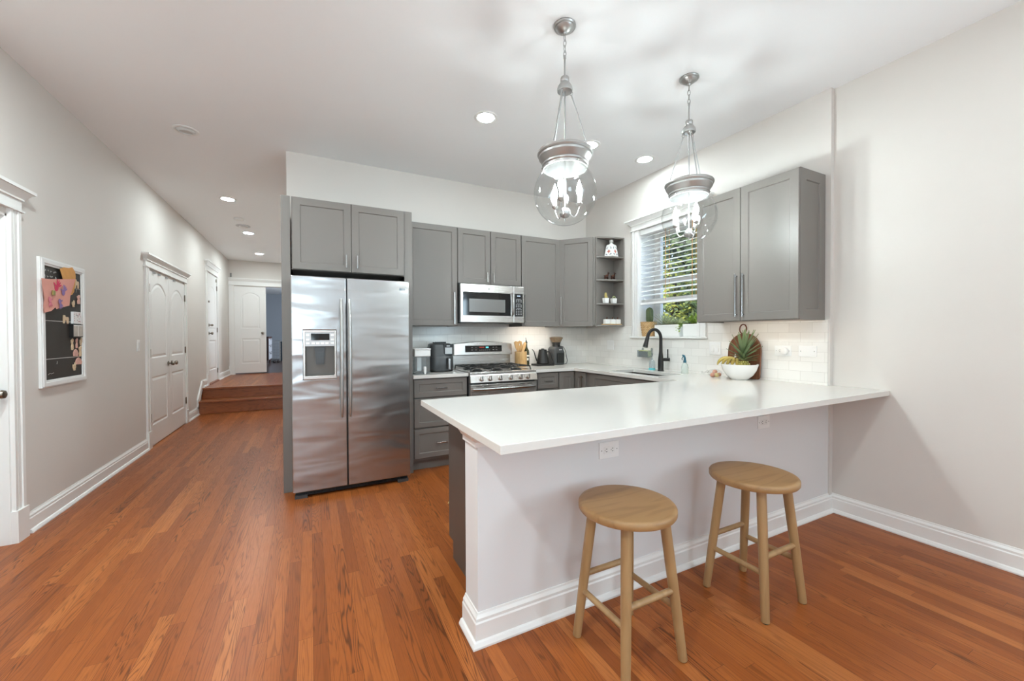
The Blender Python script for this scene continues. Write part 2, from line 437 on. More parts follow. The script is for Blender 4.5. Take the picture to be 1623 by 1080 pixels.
    def sweep(s, path, prof, side=1):
        """Profile [(out, z)] swept along a plan polyline with mitred corners; out is to the left of travel when side = 1."""
        P = [Vector((p[0], p[1])) for p in path]; R = []
        for k, p in enumerate(P):
            d0 = (p - P[k - 1]).normalized() if k else None
            d1 = (P[k + 1] - p).normalized() if k < len(P) - 1 else None
            n0 = Vector((-d0.y, d0.x)) if d0 is not None else None
            n1 = Vector((-d1.y, d1.x)) if d1 is not None else None
            if n0 is None: nn = n1
            elif n1 is None: nn = n0
            else:
                nn = n0 + n1; nn = nn / max(nn.dot(n0), 1e-3)
            R.append([s.bm.verts.new((p.x + nn.x * o * side, p.y + nn.y * o * side, z)) for o, z in prof])
        return s.skin(R)
    def panel(s, O, U, V, N, w, h, t, shapes, prof):
        """Slab with sunk or moulded fields. Front face at n=0, shapes are closed outlines, prof [(inset, depth)]."""
        P = lambda u, v, n: tuple(O + U * u + V * v + N * n)
        es = []; outer = [s.bm.verts.new(P(u, v, 0)) for u, v in ((0, 0), (w, 0), (w, h), (0, h))]
        es += [s.bm.edges.new((outer[k], outer[(k + 1) % 4])) for k in range(4)]
        loops = []
        for sh in shapes:
            vs = [s.bm.verts.new(P(u, v, 0)) for u, v in sh]; loops.append(vs)
            es += [s.bm.edges.new((vs[k], vs[(k + 1) % len(vs)])) for k in range(len(vs))]
        bmesh.ops.triangle_fill(s.bm, edges=es, use_beauty=True, use_dissolve=False)
        for sh, vs in zip(shapes, loops):
            us = [q[0] for q in sh]; vv = [q[1] for q in sh]
            cu, cv = (min(us) + max(us)) / 2, (min(vv) + max(vv)) / 2
            hw, hh = (max(us) - min(us)) / 2, (max(vv) - min(vv)) / 2
            prev = vs
            for ins, dep in prof:
                cur = [s.bm.verts.new(P(cu + (u - cu) * (hw - ins) / hw, cv + (v - cv) * (hh - ins) / hh, dep)) for u, v in sh]
                for k in range(len(vs)):
                    s.bm.faces.new((prev[k], prev[(k + 1) % len(vs)], cur[(k + 1) % len(vs)], cur[k]))
                prev = cur
            s.bm.faces.new(prev)
        back = [s.bm.verts.new(P(u, v, -t)) for u, v in ((0, 0), (w, 0), (w, h), (0, h))]
        s.bm.faces.new(list(reversed(back)))
        for k in range(4):
            s.bm.faces.new((outer[k], back[k], back[(k + 1) % 4], outer[(k + 1) % 4]))
        return s

OFF = {}
def obj(name, mb, m, parent=None, smooth=False, bevel=0.0, seg=2, angle=40):
    bmesh.ops.recalc_face_normals(mb.bm, faces=mb.bm.faces)
    o_ = OFF.get(parent.name, Vector((0, 0, 0))) if parent else Vector((0, 0, 0))
    if o_.length: bmesh.ops.translate(mb.bm, verts=mb.bm.verts, vec=-o_)
    me = bpy.data.meshes.new(name)
    mb.bm.to_mesh(me); mb.bm.free()
    o = bpy.data.objects.new(name, me); COL.objects.link(o)
    me.materials.append(M[m] if isinstance(m, str) else m)
    if smooth:
        for p in me.polygons: p.use_smooth = True
        try: me.set_sharp_from_angle(angle=math.radians(angle))
        except Exception: pass
    if bevel:
        b = o.modifiers.new('bevel', 'BEVEL'); b.width = bevel; b.segments = seg; b.limit_method = 'ANGLE'; b.angle_limit = math.radians(35)
        b.harden_normals = False
    if parent:
        o.parent = parent
        OFF[o.name] = o_
    return o

def thing(name, label, cat, loc=(0, 0, 0), group=None):
    o = bpy.data.objects.new(name, None); COL.objects.link(o)
    o.empty_display_size = .05
    o.location = loc; OFF[o.name] = Vector(loc)
    o['label'] = label; o['category'] = cat
    if group: o['group'] = group
    return o
def tag(o, label, cat, group=None):
    o['label'] = label; o['category'] = cat
    if group: o['group'] = group
    return o
def struct(name, mb, m, parent=None, **k):
    o = obj(name, mb, m, parent, **k)
    if not parent: o['kind'] = 'structure'
    return o
def dup(root, loc, label, rz=0.0):
    r = root.copy(); COL.objects.link(r); r.location = loc; r.rotation_euler = (0, 0, rz); r['label'] = label
    def kids(src, dst):
        for ch in list(src.children):
            c = ch.copy(); COL.objects.link(c); c.parent = dst
            kids(ch, c)
    kids(root, r)
    return r

VX, VY, VZ = Vector((1, 0, 0)), Vector((0, 1, 0)), Vector((0, 0, 1))
def rect(u0, u1, v0, v1): return [(u0, v0), (u1, v0), (u1, v1), (u0, v1)]
def arch(u0, u1, v0, v1, rise, n=12):
    pts = [(u0, v0), (u1, v0)]
    for k in range(n + 1):
        a = k / n
        pts.append((u1 + (u0 - u1) * a, v1 + rise * math.sin(PI * a) ** .8))
    return pts

# ================================================================== THE SETTING
def build_shell():
    b = MB(); b.box(XL - .2, XN + .2, -4.6, YS + .05, -.12, 0); struct('floor', b, 'floor')
    b = MB(); b.box(XL, XH, YS + .28, YH + .1, .05, ZLAND); struct('floor_2', b, 'floor')
    b = MB(); b.box(XL - 1.6, 1.5, YH + .1, 18.2, .05, ZLAND); struct('floor_3', b, 'dark_floor')
    b = MB(); b.box(XL - .2, XN + .25, -4.7, YH + .1, H, H + .2); struct('ceiling', b, 'ceiling')
    b = MB(); b.box(XL - 1.8, 1.6, YH + .08, 18.3, 2.95, 3.05); struct('ceiling_2', b, 'ceiling')
    # left wall with the doorway opening
    b = MB(); b.box(XL - .16, XL, -4.6, 2.76, 0, H); b.box(XL - .16, XL, 3.61, YH + .1, 0, H); b.box(XL - .16, XL, 2.76, 3.61, 2.05, H)
    b.box(XL - .3, XL - .16, 2.5, 3.9, 0, 2.3)
    struct('wall_left', b, 'wall')
    # back wall of the kitchen, with the hall's side
    b = MB(); b.box(XH, XK + .3, YB, YB + .14, 0, H); b.box(XH, XH + .12, YB + .14, YH + .1, 0, H); struct('wall_back', b, 'wall')
    # right wall around the window
    wy0, wy1, wz0, wz1 = 2.617, 3.40, 1.249, 2.486
    b = MB(); x0, x1 = XK, XK + .31
    b.box(x0, x1, YJ, wy0, 0, H); b.box(x0, x1, wy1, YB, 0, H); b.box(x0, x1, wy0, wy1, 0, wz0); b.box(x0, x1, wy0, wy1, wz1, H)
    b.box(XN, x1, -1.15, YJ, 0, H); b.box(XN, x1, -4.6, -3.05, 0, H); b.box(XN, x1, -3.05, -1.15, 0, .8); b.box(XN, x1, -3.05, -1.15, 2.4, H)
    struct('wall_right', b, 'wall')
    b = MB(); b.box(XL - .16, -1.5, -4.7, -4.5, 0, H); b.box(-.1, XN + .2, -4.7, -4.5, 0, H); b.box(-1.5, -.1, -4.7, -4.5, 0, .8); b.box(-1.5, -.1, -4.7, -4.5, 2.4, H)
    struct('wall_rear', b, 'wall')
    # far wall of the hall and the room beyond
    b = MB(); b.box(XL, -1.56, YH, YH + .1, ZLAND, H); b.box(-.33, XH + .12, YH, YH + .1, ZLAND, H); b.box(-1.56, -.33, YH, YH + .1, 2.47, H)
    struct('wall_far', b, 'wall')
    b = MB(); b.box(XL - 1.75, XL - 1.6, YH + .1, 18.3, 0, 3.0); b.box(XL - 1.6, 1.6, 18.2, 18.35, 0, 3.0)
    b.box(1.5, 1.6, YH + .1, 13.4, 0, 3.0); b.box(1.5, 1.6, 15.0, 18.2, 0, 3.0); b.box(1.5, 1.6, 13.4, 15.0, 0, 1.0); b.box(1.5, 1.6, 13.4, 15.0, 2.4, 3.0)
    b.box(XL - 1.6, XL, YH + .1, YH + .14, 0, 3.0); b.box(XH + .12, 1.5, YH + .1, YH + .14, 0, 3.0)
    struct('wall_bedroom', b, 'wall_blue')
    # low half wall under the peninsula, with the moulding under its top
    b = MB(); b.box(.6138, XN, 1.5354, 1.68, 0, CB - .0005)
    struct('wall_peninsula', b, 'penwall')
    prof = [(0, .825), (.012, .825), (.012, .845), (.02, .852), (.032, .872), (.032, .8825), (0, .8825)]
    b = MB(); b.sweep([(XN, 1.5354), (.6138, 1.5354), (.6138, 1.68)], prof, -1 if False else 1)
    struct('trim_1', b, 'white')
    # tiled backsplash
    b = MB(); b.box(.86, XK - .008, YB - .008, YB, CT, 1.3895); struct('wall_tile_back', b, 'tile_b')
    b = MB(); b.box(XK - .008, XK, YJ + .012, 2.51, CT, 1.3895); b.box(XK - .008, XK, 2.51, 3.508, CT, 1.246); b.box(XK - .008, XK, 3.508, YB, CT, 1.3895)
    struct('wall_tile_right', b, 'tile_r')

BASE = [(0, 0), (.034, 0), (.034, .008), (.026, .022), (.018, .026), (.018, .094), (.014, .1), (.014, .112), (.006, .124), (.004, .132), (0, .132)]
def up(prof, dz): return [(o, z + dz) for o, z in prof]
def build_baseboards():
    b = MB(); b.sweep([(XL, 3.74), (XL, 5.89)], BASE, -1); b.sweep([(XL, 7.56), (XL, YS)], BASE, -1)
    b.sweep([(XL, -4.5), (XL, 2.66)], BASE, -1)
    b.sweep([(XL, YS + .3), (XL, 8.83)], up(BASE, ZLAND), -1); b.sweep([(XL, 9.84), (XL, YH)], up(BASE, ZLAND), -1)
    struct('baseboard_left', b, 'white')
    b = MB(); b.sweep([(XN, -4.5), (XN, 1.5354), (.6138, 1.5354), (.6138, 1.68)], BASE, 1)
    struct('baseboard_right', b, 'white')
    b = MB(); b.sweep([(XH, YB + .14), (XH, YS)], BASE, 1); struct('baseboard_hall', b, 'white')
    # skirting that climbs beside the two steps
    b = MB(); pts = [(YS - .045, .13), (YS - .045, .25), (YS + .27, .53), (YS + .34, .53), (YS + .34, .41), (YS + .29, .4), (YS - .02, .13)]
    b.prism(pts, lambda u, v, d: (XL + d, u, v), 0, .022)
    struct('trim_2', b, 'white')

def build_steps():
    b = MB(); b.box(XL + .022, XH, YS, YS + .28, 0, .19); b.box(XL + .005, XH, YS - .032, YS + .28, .19, .217)
    s = struct('step_1', b, 'step', bevel=.004)
    b = MB(); b.box(XL + .022, XH, YS + .265, YS + .30, .217, ZLAND - .026); b.box(XL + .005, XH, YS + .235, YS + .32, ZLAND - .026, ZLAND + .001)
    struct('step_2', b, 'step', bevel=.004)

# ------------------------------------------------------------------ doors and windows
def head_trim(b, y0, y1, z0, X, hgt=.15, over=.065, sgn=1):
    """Head board, bead and crown over a casing on a wall at x = X facing +x (sgn=1) or -x."""
    def fr(a, c, p0, p1, o0, o1):
        q = lambda y, p, z: (X + sgn * p, y, z)
        b.hexa((q(y0 - o0, 0, a), q(y0 - o0, p0, a), q(y1 + o0, p0, a), q(y1 + o0, 0, a), q(y0 - o1, 0, c), q(y0 - o1, p1, c), q(y1 + o1, p1, c), q(y1 + o1, 0, c)))
    k = hgt / .15
    fr(z0, z0 + .012, .03, .03, .012, .012)
    fr(z0 + .012, z0 + .075 * k, .02, .02, 0, 0)
    fr(z0 + .075 * k, z0 + .085 * k, .03, .03, .008, .008)
    fr(z0 + .085 * k, z0 + .13 * k, .03, over * .85, .01, over * .8)
    fr(z0 + .13 * k, z0 + .15 * k, over, over, over * .95, over * .95)

def casing(b, y0, y1, z0, z1, X, sgn=1):
    q = lambda a, c: (min(X + sgn * a, X + sgn * c), max(X + sgn * a, X + sgn * c))
    b.box(*q(0, .014), y0 + .022, y1 - .026, z0, z1)
    b.box(*q(0, .02), y0, y0 + .022, z0, z1); b.box(*q(0, .022), y1 - .026, y1, z0, z1)
    b.box(*q(.014, .017), y0 + .035, y0 + .055, z0, z1)

def knob(name, c, ax, parent, m='bronze', r=.028):
    b = MB(); b.lathe([(.03, 0), (.03, .006), (.012, .01), (.011, .03), (r * .8, .038), (r, .05), (r * .85, .062), (.012, .068)], c, 18, ax)
    return obj(name, b, m, parent, smooth=True)

def hinge(c, parent):
    b = MB(); b.box(c[0], c[0] + .004, c[1] - .017, c[1] + .017, c[2] - .045, c[2] + .045); b.cyl((c[0] + .007, c[1], c[2] - .047), (c[0] + .007, c[1], c[2] + .047), .006, n=8)
    return obj('hinge', b, 'bronze', parent)

PROF = [(.012, -.007), (.022, -.007), (.045, -.001)]
def build_doors():
    # 1: double closet door in the hall's left wall
    b = MB()
    for y0, y1 in ((5.89, 5.98), (7.455, 7.545)):
        casing(b, y0, y1, .2, 2.085, XL); b.box(XL, XL + .028, y0 - .006, y1 + .006, 0, .2)
    head_trim(b, 5.88, 7.555, 2.085, XL)
    d = struct('door_1', b, 'white'); d['label'] = 'white double closet door with arched panels and two round knobs'; d['category'] = 'door'
    for y0, hy in ((5.983, 5.99), (6.72, 7.448)):
        b = MB(); w = .732
        lv = [rect(.075, w - .1, .232, .80), arch(.075, w - .1, 1.02, 1.80, .125)] if y0 < 6.5 else [rect(.1, w - .075, .232, .80), arch(.1, w - .075, 1.02, 1.80, .125)]
        b.panel(Vector((XL + .010, y0, .015)), VY, VZ, VX, w, 2.04, .009, lv, PROF)
        lf = obj('leaf', b, 'white', d)
        for z in (1.853, 1.095, .345): hinge((XL + .011, hy, z), lf)
        knob('knob', (XL + .011, 6.66 if y0 < 6.5 else 6.80, .942), (1, 0, 0), lf)
    b = MB()
    for y in (6.12, 6.3, 6.58, 6.9): b.box(XL + .011, XL + .03, y, y + .05, 2.035, 2.06)
    obj('catch', b, 'nickel', d)
    # 2: entry door up on the landing
    z0 = ZLAND; b = MB()
    for y0, y1 in ((8.84, 8.93), (9.735, 9.825)):
        casing(b, y0, y1, z0 + .2, 2.475, XL); b.box(XL, XL + .028, y0 - .006, y1 + .006, z0, z0 + .2)
    head_trim(b, 8.83, 9.835, 2.475, XL, .19)
    d = struct('door_2', b, 'white')
    b = MB(); w = .80
    b.panel(Vector((XL + .010, 8.933, z0 + .03)), VY, VZ, VX, w, 2.02, .009, [rect(.13, w - .13, .22, .78), arch(.13, w - .13, .98, 1.68, .12)], PROF)
    lf = obj('leaf', b, 'white', d)
    for z in (2.24, 1.42, .62): hinge((XL + .011, 9.73, z), lf)
    knob('knob', (XL + .011, 9.02, 1.35), (1, 0, 0), lf)
    knob('deadbolt', (XL + .011, 9.02, 1.50), (1, 0, 0), lf, 'bronze', .02)
    b = MB(); b.cyl((XL + .01, 9.0, 1.93), (XL + .03, 9.0, 1.93), .018, n=12); b.box(XL + .01, XL + .025, 9.66, 9.70, 2.36, 2.42); obj('latch', b, 'bronze', lf)
    b = MB(); b.box(XL, XL + .04, 8.93, 9.735, z0, z0 + .025); obj('threshold', b, 'step', d)
    # 3: double doorway at the hall's end; left leaf shut, right side open
    b = MB(); Y = YH
    def fr(x0, x1, p0, p1, a, c): b.hexa(((x0, Y - p0, a), (x1, Y - p0, a), (x1, Y, a), (x0, Y, a), (x0, Y - p1, c), (x1, Y - p1, c), (x1, Y, c), (x0, Y, c)))
    fr(-1.66, -1.565, .016, .016, z0 + .2, 2.475); fr(-1.666, -1.558, .028, .028, z0, z0 + .2)
    fr(XL + .001, XH, .03, .03, 2.475, 2.49); fr(XL + .001, XH, .02, .02, 2.49, 2.57); fr(XL + .001, XH, .03, .06, 2.57, 2.62); fr(XL + .001, XH, .065, .065, 2.62, 2.64)
    fr(-.33, -.24, .016, .016, z0, 2.475)
    d = struct('door_3', b, 'white')
    b = MB(); w = .625; O = Vector((-1.562, Y + .012, z0 + .03))
    b.panel(O, VX, VZ, -VY, w, 2.03, .035, [rect(.13, w - .12, .22, .80), arch(.13, w - .12, 1.04, 1.78, .10)], PROF)
    lf = obj('leaf', b, 'white', d)
    knob('knob', (-1.562 + w - .07, Y + .012, 1.372), (0, -1, 0), lf)
    # 4: door in the near left wall
    b = MB(); casing(b, 3.61, 3.705, .2, 2.085, XL); b.box(XL, XL + .032, 3.60, 3.712, 0, .2)
    casing(b, 2.665, 2.76, .2, 2.085, XL); b.box(XL, XL + .032, 2.66, 2.768, 0, .2)
    head_trim(b, 2.655, 3.715, 2.085, XL)
    b.box(XL - .075, XL, 3.596, 3.611, 0, 2.05); b.box(XL - .075, XL, 2.759, 2.774, 0, 2.05); b.box(XL - .075, XL, 2.76, 3.61, 2.035, 2.05)
    d = struct('door_4', b, 'white')
    b = MB(); w = .82; b.panel(Vector((XL - .052, 2.776, .015)), VY, VZ, VX, w, 2.02, .035, [rect(.1, w - .1, .232, .80), arch(.1, w - .1, 1.02, 1.72, .125)], PROF)
    lf = obj('leaf', b, 'white', d)
    knob('knob', (XL - .052, 3.545, .94), (1, 0, 0), lf)

def build_windows():
    wy0, wy1, wz0, wz1 = 2.617, 3.40, 1.271, 2.486
    X = XK
    b = MB()
    casing(b, wy1, wy1 + .09, wz0, wz1, X, -1); casing(b, wy0 - .09, wy0, wz0, wz1, X, -1)
    head_trim(b, wy0 - .098, wy1 + .098, wz1 - .012, X, .128, .07, -1)
    b.box(X, X + .31, wy1 - .004, wy1, wz0, wz1); b.box(X, X + .31, wy0, wy0 + .004, wz0, wz1); b.box(X, X + .31, wy0, wy1, wz1 - .004, wz1)
    w = struct('window_1', b, 'white')
    b = MB(); b.box(X, X + .31, wy0 + .001, wy1 - .001, wz0 - .022, wz0); b.box(X - .03, X, 2.508, 3.512, wz0 - .022, wz0); obj('window_sill', b, 'white', w, bevel=.003)
    fx0, fx1 = X + .24, X + .285
    b = MB(); b.box(fx0, fx1, wy1 - .09, wy1 - .004, wz0, wz1); b.box(fx0, fx1, wy0 + .004, wy0 + .075, wz0, wz1); b.box(fx0, fx1, wy0 + .075, wy1 - .09, wz0, wz0 + .075); b.box(fx0, fx1, wy0 + .075, wy1 - .09, wz1 - .07, wz1 - .004); b.box(fx0, fx1, wy0 + .075, wy1 - .09, 1.86, 1.91)
    obj('window_sash', b, 'white', w)
    b = MB(); b.box(fx0 + .018, fx0 + .022, wy0 + .07, wy1 - .085, wz0 + .07, wz1 - .065); obj('window_pane', b, 'pane', w)
    # unseen windows behind the viewpoint, holding the fill lights
    for k, (a, c) in enumerate((((-1.5, -.1), 'y'), ((-3.05, -1.15), 'x'))):
        b = MB()
        if c == 'y':
            for q in (a[0], (a[0] + a[1]) / 2 - .03, a[1] - .06): b.box(q, q + .06, -4.62, -4.56, .8, 2.4)
            b.box(a[0], a[1], -4.62, -4.56, .8, .87); b.box(a[0], a[1], -4.62, -4.56, 2.33, 2.4)
        else:
            for q in (a[0], (a[0] + a[1]) / 2 - .03, a[1] - .06): b.box(XN + .06, XN + .12, q, q + .06, .8, 2.4)
            b.box(XN + .06, XN + .12, a[0], a[1], .8, .87); b.box(XN + .06, XN + .12, a[0], a[1], 2.33, 2.4)
        struct('window_%d' % (k + 2), b, 'white')
    # blind, raised a third of the way
    t = thing('window_blind', 'white slatted blind half lowered in the window above the sink', 'blind', (X + .05, 3.0, 1.66))
    b = MB(); b.box(X + .006, X + .066, wy0 + .012, wy1 - .012, 2.415, 2.47); obj('headrail', b, 'blind', t)
    z = 2.39
    while z > 1.70:
        b = MB(); c, s_ = math.cos(.42), math.sin(.42)
        O = Vector((X + .04, wy0 + .014, z)); A = Vector((c, 0, s_)); N = Vector((-s_, 0, c))
        b.obox(O, A, VY, N, -.025, .025, 0, wy1 - wy0 - .028, -.0016, .0016); obj('slat', b, 'blind', t)
        z -= .0505
    b = MB(); b.box(X + .012, X + .064, wy0 + .012, wy1 - .012, 1.628, 1.652)
    for k in range(5): b.box(X + .014, X + .062, wy0 + .014, wy1 - .014, 1.6545 + k * .006, 1.6575 + k * .006)
    obj('bottom_rail', b, 'blind', t)
    for y in (3.03, 2.70):
        b = MB()
        b.box(X + .011, X + .0122, y - .0025, y + .0025, 1.66, 2.42); b.box(X + .067, X + .0682, y - .0025, y + .0025, 1.66, 2.42); obj('ladder_tape', b, 'cord', t)
    b = MB(); b.cyl((X + .01, 3.32, 1.70), (X + .01, 3.32, 2.4), .0012, n=6); b.lathe([(.002, 0), (.007, .012), (.005, .03), (.001, .034)], (X + .01, 3.32, 1.672), 10); obj('lift_cord', b, 'whiteplastic', t)

# ------------------------------------------------------------------ ceiling fittings
def can_light(x, y, lit, label):
    t = thing('recessed_light', label, 'ceiling light', (x, y, H), 'recessed ceiling lights')
    b = MB(); b.lathe([(.094, 0), (.095, -.004), (.09, -.007), (.074, -.008), (.066, -.004), (.066, 0)], (x, y, H), 36)
    obj('trim_ring', b, 'whiteplastic', t, smooth=True)
    if lit:
        b = MB(); b.lathe([(.001, -.0046), (.066, -.0046), (.066, -.0036)], (x, y, H), 36, cap0=False); obj('lens', b, 'lens_' + lit, t)
    else:
        b = MB(); b.lathe([(.066, -.001), (.06, -.012), (.045, -.02), (.04, -.012), (.001, -.011)], (x, y, H), 30); obj('eyeball', b, 'lens_off', t, smooth=True)
    return t
def build_ceiling():
    can_light(1.283, 2.988, 'kitchen', 'lit recessed ceiling light in front of the fridge, left of the nearer pendant')
    can_light(2.333, 2.991, 'kitchen', 'lit recessed ceiling light partly behind the nearer glass pendant')
    can_light(3.014, 2.985, 'kitchen', 'lit recessed ceiling light close to the right wall above the window')
    can_light(-.935, 4.315, False, 'unlit white eyeball recessed ceiling light, nearest in the hall row')
    can_light(-.929, 6.223, 'hall', 'lit recessed hall light before the smoke detector')
    can_light(-.925, 8.106, 'hall', 'lit recessed hall light above the two wooden steps')
    can_light(-.955, 10.03, 'hall', 'lit recessed hall light nearest the far doorway')
    can_light(-.93, .3, 'left', 'lit recessed light over the open floor behind the viewpoint, by the left wall')
    can_light(-.93, 2.4, 'left', 'lit recessed ceiling light nearest the left wall doorway')
    can_light(1.3, .2, 'living', 'lit recessed light behind the viewpoint, middle of its row')
    can_light(2.6, .1, 'living', 'lit recessed light behind the viewpoint, by the right wall')
    can_light(.3, -2.6, 'living', 'lit recessed light far behind the viewpoint near the rear window')
    t = thing('smoke_detector', 'round white smoke detector on the hall ceiling behind the first lit light', 'smoke detector', (-.938, 7.17, H))
    b = MB(); b.lathe([(.065, 0), (.068, -.012), (.058, -.03), (.03, -.035), (.001, -.035)], (-.938, 7.17, H), 28); obj('body', b, 'whiteplastic', t, smooth=True)
    t = thing('carbon_monoxide_alarm', 'small white alarm on a wide ceiling plate beyond the smoke detector', 'alarm', (-.94, 7.63, H))
    b = MB(); b.lathe([(.1, 0), (.1, -.006), (.06, -.008)], (-.94, 7.63, H), 28); obj('plate', b, 'palegrey', t)
    b = MB(); b.lathe([(.06, -.008), (.06, -.03), (.04, -.036), (.001, -.036)], (-.94, 7.63, H), 24); obj('body', b, 'whiteplastic', t, smooth=True)

def build_pendant():
    x, y = 1.312, 1.91
    t = thing('pendant_light', 'nickel pendant with round clear glass globe, the one nearer the fridge', 'pendant light', (x, y, H), 'globe pendants over the peninsula')
    b = MB(); b.lathe([(.062, 0), (.064, -.006), (.06, -.012), (.052, -.014), (.048, -.02), (.03, -.034), (.012, -.042), (.009, -.05), (.001, -.052)], (x, y, H), 32); obj('canopy', b, 'nickel', t, smooth=True)
    b = MB()
    def link(zc, rot):
        pts = []
        for k in range(14):
            a = 2 * PI * k / 14
            u, v = .0085 * math.cos(a), .02 * math.sin(a)
            pts.append((x + u * math.cos(rot), y + u * math.sin(rot), zc + v))
        b.tube(pts, .0022, 6, True)
    for k in range(4): link(2.985 - k * .031, .4 + (k % 2) * PI / 2)
    obj('chain', b, 'nickel', t, smooth=True)
    b = MB(); b.cyl((x, y, 2.745), (x, y, 2.875), .0055, n=12); b.cyl((x, y, 2.868), (x, y, 2.884), .008, n=12); obj('rod', b, 'nickel', t, smooth=True)
    b = MB(); b.lathe([(.006, 2.765), (.022, 2.762), (.025, 2.756), (.025, 2.738), (.022, 2.733), (.03, 2.724), (.042, 2.705), (.045, 2.69), (.043, 2.68), (.04, 2.68), (.038, 2.69), (.02, 2.715), (.006, 2.722)], (x, y, 0), 28); obj('hub', b, 'nickel', t, smooth=True)
    for k in range(3):
        a = -.55 + k * 2 * PI / 3
        ca, sa = math.cos(a), math.sin(a)
        b = MB()
        pts = [(x + .036 * ca - .009 * math.cos(2 * PI * q / 10) * ca, y + .036 * sa - .009 * math.cos(2 * PI * q / 10) * sa, 2.668 + .012 * math.sin(2 * PI * q / 10)) for q in range(10)]
        b.tube(pts, .002, 6, True)
        b.cyl((x + .037 * ca, y + .037 * sa, 2.66), (x + .138 * ca, y + .138 * sa, 2.335), .0042, n=10)
        obj('hanging_rod', b, 'nickel', t, smooth=True)
    b = MB(); b.lathe([(.12, 2.338), (.15, 2.338), (.158, 2.332), (.159, 2.322), (.154, 2.314), (.15, 2.312), (.15, 2.3), (.143, 2.29), (.132, 2.272), (.129, 2.268), (.132, 2.264), (.132, 2.256), (.127, 2.25), (.127, 2.236), (.122, 2.236), (.121, 2.26), (.1195, 2.3), (.12, 2.338)], (x, y, 0), 48, cap0=False, cap1=False)
    rg = obj('ring', b, 'nickel', t, smooth=True, angle=30)
    b = MB()
    for k in range(3):
        a = .5 + k * 2 * PI / 3
        b.sphere((x + .131 * math.cos(a), y + .131 * math.sin(a), 2.246), .005, 8, 6)
    obj('thumb_screw', b, 'chrome', rg, smooth=True)
    b = MB(); pr = []
    for k in range(25):
        a = -PI / 2 + (PI / 2 + .85) * k / 24
        pr.append((max(.179 * math.cos(a), .0005), 2.099 + .179 * math.sin(a)))
    pr += [(.117, 2.24), (.117, 2.262)]
    b.lathe(pr, (x, y, 0), 48, cap1=False)
    obj('globe', b, 'glass', t, smooth=True, angle=80)
    b = MB(); b.cyl((x, y, 2.01), (x, y, 2.68), .005, n=10); obj('stem', b, 'nickel', t, smooth=True)
    b = MB()
    R = []
    for hgt, r in ((1.958, .006), (1.966, .022), (1.98, .031), (1.996, .031), (2.01, .022), (2.02, .008)):
        R.append([b.v(x + r * (1 + .05 * math.cos(8 * 2 * PI * k / 32)) * math.cos(2 * PI * k / 32), y + r * (1 + .05 * math.cos(8 * 2 * PI * k / 32)) * math.sin(2 * PI * k / 32), hgt) for k in range(32)])
    b.skin(R); b.lathe([(.001, 1.938), (.005, 1.942), (.005, 1.952), (.004, 1.958)], (x, y, 0), 12)
    obj('finial', b, 'nickel', t, smooth=True)
    for k in range(3):
        a = -.35 + k * 2 * PI / 3
        ca, sa = math.cos(a), math.sin(a)
        b = MB(); pts = []
        for q in range(9):
            f = q / 8; r = .028 + .056 * f; z = 1.985 - .022 * math.sin(PI * f * .9) + .045 * f ** 3
            pts.append((x + r * ca, y + r * sa, z))
        b.tube(pts, .0032, 8); cx, cy = x + .084 * ca, y + .084 * sa
        b.lathe([(.004, 2.03), (.014, 2.036), (.019, 2.046), (.017, 2.047), (.006, 2.04)], (cx, cy, 0), 16)
        arm = obj('candle_arm', b, 'nickel', t, smooth=True)
        b = MB(); b.cyl((cx, cy, 2.04), (cx, cy, 2.088), .0095, n=14); obj('candle_sleeve', b, 'ceramic', arm, smooth=True)
        b = MB(); b.lathe([(.006, 2.088), (.0125, 2.1), (.0165, 2.118), (.0145, 2.138), (.008, 2.158), (.003, 2.174), (.0006, 2.18)], (cx, cy, 0), 14); obj('bulb', b, 'bulb', arm, smooth=True)
    dup(t, (2.342, 1.913, H), 'nickel pendant with round clear glass globe, hung before the window', .55)

# ------------------------------------------------------------------ cabinets
STILE = .058
def shaker(name, O, U, N, w, h, parent, t=.02, stile=STILE, m='cab'):
    b = MB(); b.panel(Vector(O), U, VZ, N, w, h, t, [rect(stile, w - stile, stile, h - stile)], [(.003, -.006), (.0035, -.008)])
    return obj(name, b, m, parent, bevel=.0015, seg=1)
def pull(O, U, V, N, length, parent, name='handle', m='chrome', wid=.011, stand=.03, post=None):
    """Bar pull along V from O."""
    b = MB(); O = Vector(O); ps = .012 if post is None else post
    b.obox(O, U, V, N, -wid / 2, wid / 2, 0, length, stand - .01, stand)
    b.obox(O, U, V, N, -wid / 2, wid / 2, ps, ps + .011, 0, stand - .01); b.obox(O, U, V, N, -wid / 2, wid / 2, length - ps - .011, length - ps, 0, stand - .01)
    return obj(name, b, m, parent, bevel=.0015, seg=1)

